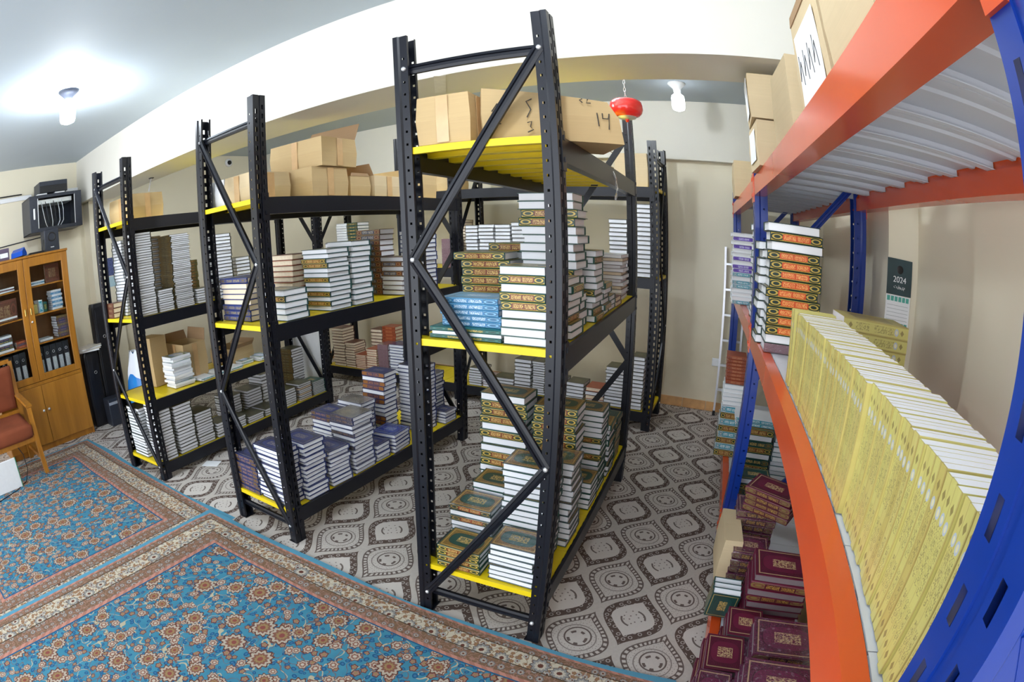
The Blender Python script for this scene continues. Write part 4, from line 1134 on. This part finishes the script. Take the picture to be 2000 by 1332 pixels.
# network cabinet on the wall
nc = thing('network_cabinet', 'black wall cabinet with a glass door, fixed above the bookcase', 'cabinet', (-5.75, 1.50, 2.20))
ww, hh, dp = .64, .40, .38
obj('shell', MB().bbox(-dp, -.010, 0, ww, 0, .010, .002).bbox(-dp, -.010, 0, ww, hh - .010, hh, .002).bbox(-dp, -.010, 0, .010, 0, hh, .002).bbox(-dp, -.010, ww - .010, ww, 0, hh, .002).box(-dp, -dp + .005, 0, ww, 0, hh), M_DKGREY, nc)
dr = link('door', None, nc)
obj('door_frame', MB().bbox(-.010, .006, 0, .095, 0, hh, .003).bbox(-.010, .006, ww - .085, ww, 0, hh, .003).bbox(-.010, .004, .095, ww - .085, 0, .04, .002).bbox(-.010, .004, .095, ww - .085, hh - .035, hh, .002), M_DKGREY, dr)
obj('glass_pane', MB().box(-.004, -.002, .09, ww - .08, .03, hh - .03), M_GLASS, dr)
obj('handle', MB().bbox(.006, .018, .040, .062, .14, .26, .004), M_ZINC, dr)
obj('trim', MB().box(.004, .007, .095, .103, .04, hh - .035), M_ZINC, dr)
obj('trim', MB().box(.004, .007, ww - .093, ww - .085, .04, hh - .035), M_ZINC, dr)
obj('network_switch', MB().bbox(-.30, -.06, .10, ww - .10, hh - .095, hh - .045, .003), M_ZINC, nc)
for k in range(6): obj('patch_cable', MB().tube([(-.06, .16 + k * .05, hh - .07), (-.03, .17 + k * .05, .22), (-.05, .20 + k * .045, .10), (-.10, .24 + k * .03, .035)], .004), (M_WHPLA, M_DKGREY, M_WHPLA, M_DKGREY, M_WHPLA, M_WHPLA)[k], nc)
rv = thing('video_recorder', 'black recorder box lying on the wall cabinet', 'recorder', (-5.76, 1.63, 2.618))
obj('case', MB().bbox(-.25, 0, 0, .345, 0, .130, .004), M_DKGREY, rv); obj('front_plate', MB().bbox(0, .004, .004, .341, .004, .080, .001), M_BLKPLA, rv)
obj('foot', MB().box(-.02, 0, .02, .05, -.017, 0), M_BLKPLA, rv); obj('foot', MB().box(-.02, 0, .29, .32, -.017, 0), M_BLKPLA, rv)
for k in range(2):
    o = tag(obj('folded_paper', MB().bbox(-.08, .0, -.06, .06, 0, .012, .002), M_PAPER, None, (-5.755, 1.66 + k * .22, 2.602)), 'folded white paper wedged under the %s of the recorder' % ('near side', 'far side')[k], 'paper')

# black cases beside the bookcase
def soft_case(label, loc, w_, d_, h_, rz, name='instrument_case'):
    t = thing(name, label, 'case', loc, R(rz)); mb = MB(); n = 10; vs = []; fs = []
    zs = [0, .03, .3, .6, .9, .97, 1]; sc = [.9, 1, 1.0, .97, 1.0, .98, .9]
    for k, (z, s_) in enumerate(zip(zs, sc)):
        for j in range(16):
            th = 2 * math.pi * j / 16; cx = math.copysign(abs(math.cos(th)) ** .35, math.cos(th)); cy = math.copysign(abs(math.sin(th)) ** .35, math.sin(th))
            wv = 1 + .02 * math.sin(j * 2.7 + k * 1.9)
            vs.append((cx * d_ / 2 * s_ * wv, cy * w_ / 2 * s_ * wv, z * h_))
    for k in range(6):
        for j in range(16): fs.append((k * 16 + j, k * 16 + (j + 1) % 16, (k + 1) * 16 + (j + 1) % 16, (k + 1) * 16 + j))
    fs += [tuple(range(16))[::-1], tuple(range(96, 112))]
    mb.add(vs, fs); obj('bag', mb, M_BLKBAG, t)
    obj('zip', MB().tube([(d_ / 2 + .004, -w_ * .30, h_ * .05), (d_ / 2 + .006, -w_ * .30, h_ * .5), (d_ / 2 + .004, -w_ * .30, h_ * .95)], .003, 5), M_DKGREY, t)
    obj('ring', MB().lathe([(.014, 0), (.018, .002), (.014, .004)], (d_ / 2 + .004, .02, h_ * .72), 14, axis='X'), M_ZINC, t)
    return t
soft_case('black soft case standing against the bookcase side', (-5.60, 1.97, 0), .20, .18, .83, 0)
soft_case('taller slim black case leaning between bookcase and rack', (-5.62, 2.17, 0), .19, .12, 1.31, 0)
sp = thing('floor_speaker', 'dark grey floor speaker box with a silver strip', 'speaker', (-5.34, 2.09, 0))
obj('cabinet', MB().bbox(-.16, 0, -.08, .10, 0, .30, .006), M_DKGREY, sp); obj('silver_strip', MB().box(0, .002, -.075, .095, .235, .265), M_ZINC, sp)
for k in range(4):
    o = obj('newspaper', MB().bbox(-.10, .10, -.13, .13, 0, .012, .002), [M_PAPER, plain('newsprint', (.60, .55, .47), .8, 0, .2, 25)][k % 2], None, (-5.58, 1.97, .832 + k * .013), (0, 0, R(15 * k - 20)))
    tag(o, ('lowest paper on the black case', 'grey newsprint second from below on the black case', 'white sheet third from below on the black case', 'topmost newsprint on the black case')[k], 'newspaper')

# armchair
ch = thing('armchair', 'wooden armchair with rust-brown velour cushions beside the bookcase', 'chair', (-5.03, .70, .0200))
wv = .60
for sx, sy in ((1, 1), (1, -1)):
    obj('leg', MB().prism([(-.02, -.022), (.02, -.022), (.02, .022), (-.02, .022)], (.30, sy * .275, 0), (.22, sy * .275, .60)), M_WOOD, ch)
for sy in (1, -1):
    obj('leg', MB().prism([(-.02, -.022), (.02, -.022), (.02, .022), (-.02, .022)], (-.30, sy * .275, 0), (-.20, sy * .275, .40), (0, 1, 0)), M_WOOD, ch)
    obj('back_post', MB().prism([(-.018, -.022), (.018, -.022), (.018, .022), (-.018, .022)], (-.20, sy * .275, .40), (-.32, sy * .275, .98), (0, 1, 0)), M_WOOD, ch)
    obj('armrest', MB().prism([(-.03, -.012), (.03, -.012), (.034, 0), (.028, .012), (-.028, .012), (-.034, 0)], (-.27, sy * .275, .66), (.25, sy * .275, .62)), M_WOOD, ch)
    obj('side_rail', MB().bar((-.24, sy * .275, .33), (.24, sy * .275, .31), .03, .05), M_WOOD, ch)
    obj('stretcher', MB().bar((-.26, sy * .275, .14), (.27, sy * .275, .14), .022, .035), M_WOOD, ch)
obj('front_rail', MB().bar((.24, -.27, .33), (.24, .27, .33), .03, .06), M_WOOD, ch)
obj('lower_back_rail', MB().bar((-.225, -.27, .50), (-.225, .27, .50), .03, .045), M_WOOD, ch)
obj('top_rail', MB().bar((-.325, -.27, .985), (-.325, .27, .985), .03, .04), M_WOOD, ch)
def cushion(w_, d_, h_, m):
    mb = MB(); n = 8; vs = []; fs = []
    def f(a): return math.copysign(1 - (1 - abs(a)) ** 2.2, a)
    for s_ in (-1, 1):
        for i in range(n + 1):
            for j in range(n + 1):
                a, b = i / n * 2 - 1, j / n * 2 - 1
                e = (1 - abs(a) ** 6) * (1 - abs(b) ** 6)
                vs.append((f(a) * w_ / 2, f(b) * d_ / 2, s_ * h_ / 2 * (.55 + .45 * e ** .5) + .004 * math.sin(a * 5 + b * 3)))
    m_ = n + 1
    for k in (0, 1):
        for i in range(n):
            for j in range(n):
                q = (k * m_ * m_ + i * m_ + j, k * m_ * m_ + (i + 1) * m_ + j, k * m_ * m_ + (i + 1) * m_ + j + 1, k * m_ * m_ + i * m_ + j + 1)
                fs.append(q if k else q[::-1])
    rim = [i * m_ for i in range(m_)] + [n * m_ + j for j in range(1, m_)] + [i * m_ + n for i in range(n - 1, -1, -1)] + [j for j in range(n - 1, 0, -1)]
    L = len(rim)
    for k in range(L): fs.append((rim[k], rim[(k + 1) % L], rim[(k + 1) % L] + m_ * m_, rim[k] + m_ * m_))
    mb.add(vs, fs); mb.smooth = True; return mb
obj('seat_cushion', cushion(.52, .50, .13, M_FABRIC), M_FABRIC, ch, (.02, 0, .42), (0, R(3), 0))
obj('back_cushion', cushion(.42, .50, .09, M_FABRIC), M_FABRIC, ch, (-.245, 0, .745), (0, R(-78), 0))
pb = thing('white_box_panel', 'white panel with a green edge standing before the armchair', 'panel', (-4.655, .58, .0165))
obj('panel', MB().bbox(-.012, .012, -.22, .10, .0, .27, .003), M_WHPLA, pb); obj('green_edge', MB().box(-.013, .013, .10, .106, 0, .27), plain('green_edging', (.03, .25, .12), .5), pb)
tag(obj('power_cord', MB().tube([(-4.86, .72, .30), (-4.84, .76, .33), (-4.80, .80, .24), (-4.78, .80, .10), (-4.72, .74, .02), (-4.6, .60, .018), (-4.5, .35, .018), (-4.45, .1, .018)], .004), M_BLKPLA), 'black power cord hanging beside the white panel', 'cord')

# ------------------------------------------------------------------ ceiling lamps, extinguisher and small wall things
def bulb(label, x, y, strength, cap=M_DKGREY, zc=ZC, name='ceiling_lamp', col=(.86, .93, 1.0)):
    t = thing(name, label, 'lamp', (x, y, zc)); t.scale = (1.45, 1.45, 1.45)
    obj('holder', MB().lathe([(0, 0), (.055, 0), (.055, -.006), (.040, -.020), (.024, -.036), (.020, -.062), (0, -.062)]), cap, t)
    obj('bulb', MB().lathe([(.014, -.060), (.020, -.066), (.037, -.080), (.040, -.095), (.040, -.150), (.034, -.166), (.015, -.174), (0, -.175)]), lamp('lit_bulb', col, strength), t)
    return t
bulb('glowing white bulb in a dark holder on the ceiling above the rugs', -3.60, 1.235, BULB1)
bulb('white bulb in a pale holder on the ceiling behind the beam', -.40, 4.50, BULB2, M_WHPLA)
bulb('white bulb hidden behind the beam above the rack with navy books', -2.9, 3.10, BULB3, M_WHPLA)
bulb('white bulb hidden behind the beam close to the red extinguisher', -1.0, 3.15, BULB3 * .8, M_WHPLA)
bulb('white bulb on the ceiling before the beam, above the aisle', -.45, .85, BULB4, M_WHPLA)

ex = thing('hanging_extinguisher', 'glossy red hanging fire extinguisher on a chain by the aisle rack', 'extinguisher', (-.577, 3.02, 2.42))
obj('body', MB().lathe([(0, .054), (.045, .053), (.076, .045), (.092, .030), (.097, .010), (.097, -.015), (.090, -.036), (.074, -.052), (.056, -.058)], n=32), M_RED, ex)
obj('base_plate', MB().lathe([(.056, -.056), (.052, -.066), (.030, -.072), (0, -.072)], n=24), M_ZINC, ex)
obj('nozzle', MB().lathe([(.012, -.070), (.010, -.088), (0, -.090)], n=10), M_RED, ex)
cn = link('chain', None, ex)
for k in range(17):
    mb = MB(); n = 10; pts = [(.006 * math.cos(a * .628), 0, .014 * math.sin(a * .628)) for a in range(n)]
    mb.tube(pts + [pts[0]], .0016, 5)
    obj('chain_link', mb, M_ZINC, cn, (0, 0, .066 + k * .0235), (0, 0, R(90 * (k % 2))))
obj('ceiling_hook', MB().lathe([(0, .585), (.014, .585), (.012, .575), (.003, .57), (.003, .455), (0, .455)], n=10), M_ZINC, ex)

cd = thing('dome_camera', 'small white dome camera high on the wall past the racks', 'camera', (XL, 4.54, 2.90))
obj('mount', MB().lathe([(0, 0), (.06, 0), (.06, .02), (.045, .03), (0, .03)], axis='X'), M_WHPLA, cd); obj('lens_dome', MB().lathe([(.034, .028), (.030, .045), (.016, .058), (0, .062)], axis='X'), M_BLKPLA, cd)
hk = thing('hanging_strap', 'grey metal strap hanging from the underside of the ceiling beam', 'strap', (-4.666, 2.50, 2.48))
obj('strap', MB().prism([(-.010, -.001), (.010, -.001), (.010, .001), (-.010, .001)], (0, 0, 0), (-.03, -.02, -.13), (0, 1, 0)), M_ZINC, hk); obj('bracket', MB().bbox(-.02, .02, -.02, .02, -.008, 0, .001), M_DKGREY, hk)
tag(obj('tape_strip', MB().prism([(-.03, -.0008), (.03, -.0008), (.03, .0008), (-.03, .0008)], (-1.315, 2.226, 2.4785), (-1.49, 2.52, 2.4780)), plain('old_masking_tape', (.84, .82, .76), .7)), 'pale strip of masking tape stuck under the beam', 'tape')
o = obj('plastic_strip', MB().tube([(.0, .95, 1.985), (.012, .955, 1.95), (.016, .965, 1.90), (.012, .97, 1.87), (.010, .95, 1.845), (.014, .93, 1.86)], .006, 6), M_FILM); o.matrix_world = FM['A']
tag(o, 'strip of clear film hanging from the highest aisle-side beam', 'film')
# poster and stickers on the pier, plaster marks
po = thing('wall_calendar_sheet', 'small blue printed sheet pinned on the wall by the bookcase-side rack', 'poster', (-5.928, 2.47, 1.44))
obj('sheet', MB().box(0, .001, 0, .10, .13, .34), plain('blue_print', (.07, .09, .22), .5, 0, .5, 60), po); obj('lower_sheet', MB().box(0, .001, .02, .11, 0, .12), plain('pale_blue_print', (.45, .62, .68), .5), po)
ol = thing('wall_socket', 'white wall socket on the back wall beside the ladder', 'socket', (-.095, YB, .46))
obj('plate', MB().bbox(-.04, .04, -.012, 0, 0, .08, .004), M_WHPLA, ol); obj('socket_face', MB().lathe([(0, -.010), (.022, -.010), (.026, -.014), (.028, -.012)], (0, 0, .04), 16, axis='Y'), M_WHPLA, ol)
# folded ladder leaning by the orange rack
ld = thing('step_ladder', 'narrow silver ladder leaning on the back wall beside the orange rack', 'ladder', (-.055, 5.13, 0))
for s in (0, 1):
    obj('rail', MB().prism([(-.010, -.018), (.010, -.018), (.010, .018), (-.010, .018)], (s * .20, 0, 0), (s * .20, .07, 1.62), (0, 1, 0)), plain('aluminium', (.72, .72, .76), .3, .5), ld)
    obj('rubber_foot', MB().bbox(s * .20 - .014, s * .20 + .014, -.02, .02, -.0, .05, .003), M_BLKPLA, ld)
for k in range(6): obj('rung', MB().bar((0, .012 + k * .011, .26 + k * .24), (.20, .012 + k * .011, .26 + k * .24), .03, .02), M_ZINC, ld)

# desk calendar hanging on the pier
ca = thing('wall_calendar', 'dark teal 2024 calendar with a date sheet hanging on the pier', 'calendar', (.842, 2.612, 1.39))
dk_m = plain('dark_teal_print', (.025, .055, .065), .3, 0, .3, 8, 0, .5, .3)
obj('upper_sheet', MB().box(0, .150, 0, .001, .165, .335), dk_m, ca)
obj('date_sheet', MB().box(0, .148, 0, .001, 0, .163), M_PAPER, ca)
gm = plain('green_date_cells', (.10, .42, .34), .6)
for k in range(6):
    obj('date_strip', MB().box(.006 + k * .023, .024 + k * .023, -.0008, 0, .135, .158), gm, ca)
    obj('date_strip', MB().box(.006 + k * .023, .024 + k * .023, -.0008, 0, .012, .034), gm, ca)
for k in range(5): obj('date_row', MB().box(.010, .138, -.0006, 0, .047 + k * .017, .049 + k * .017), plain('grey_print', (.45, .47, .47), .7), ca)
obj('emblem', MB().lathe([(0, -.001), (.017, -.001), (.020, 0)], (.076, 0, .285), 20, axis='Y'), M_BLKPLA, ca)
def text(s, size, parent, loc, rot, mat, name='lettering', sx=1.):
    c = bpy.data.curves.new(name, 'FONT'); c.body = s; c.size = size; c.align_x = 'CENTER'; c.extrude = .0004
    c.materials.append(mat); t = link('t', c); me = bpy.data.meshes.new_from_object(t.evaluated_get(bpy.context.evaluated_depsgraph_get()))
    bpy.data.objects.remove(t); o = link(name, me, parent, loc, rot); o.scale = (sx, 1, 1); return o
text('2024', .040, ca, (.076, -.001, .225), (R(90), 0, 0), M_PAPER)
text('\u062a\u0642\u0648\u06cc\u0645', .020, ca, (.076, -.001, .198), (R(90), 0, 0), M_PAPER)
tag(obj('paper_scrap', MB().bbox(-.07, .07, -.05, .05, 0, .004, .001), M_PAPER, None, (-3.50, 2.10, .0), (0, 0, R(30))), 'white paper scrap on the patterned carpet under the four-shelf rack', 'paper')
o = obj('film_ball', MB().lathe([(0, 0), (.05, .004), (.07, .02), (.05, .05), (.02, .06), (0, .055)], n=11), M_FILM); o.matrix_world = at('B', -.20, .385, .45); tag(o, 'crumpled ball of clear film on the dark wrapped pile', 'film')
place_stacks(312)
m = MASS.mesh('stacked_books', MASS_M)
tag(link('stacked_books', m), 'many smaller book stacks on the racks by the bookcase and back wall', 'books', kind='stuff')
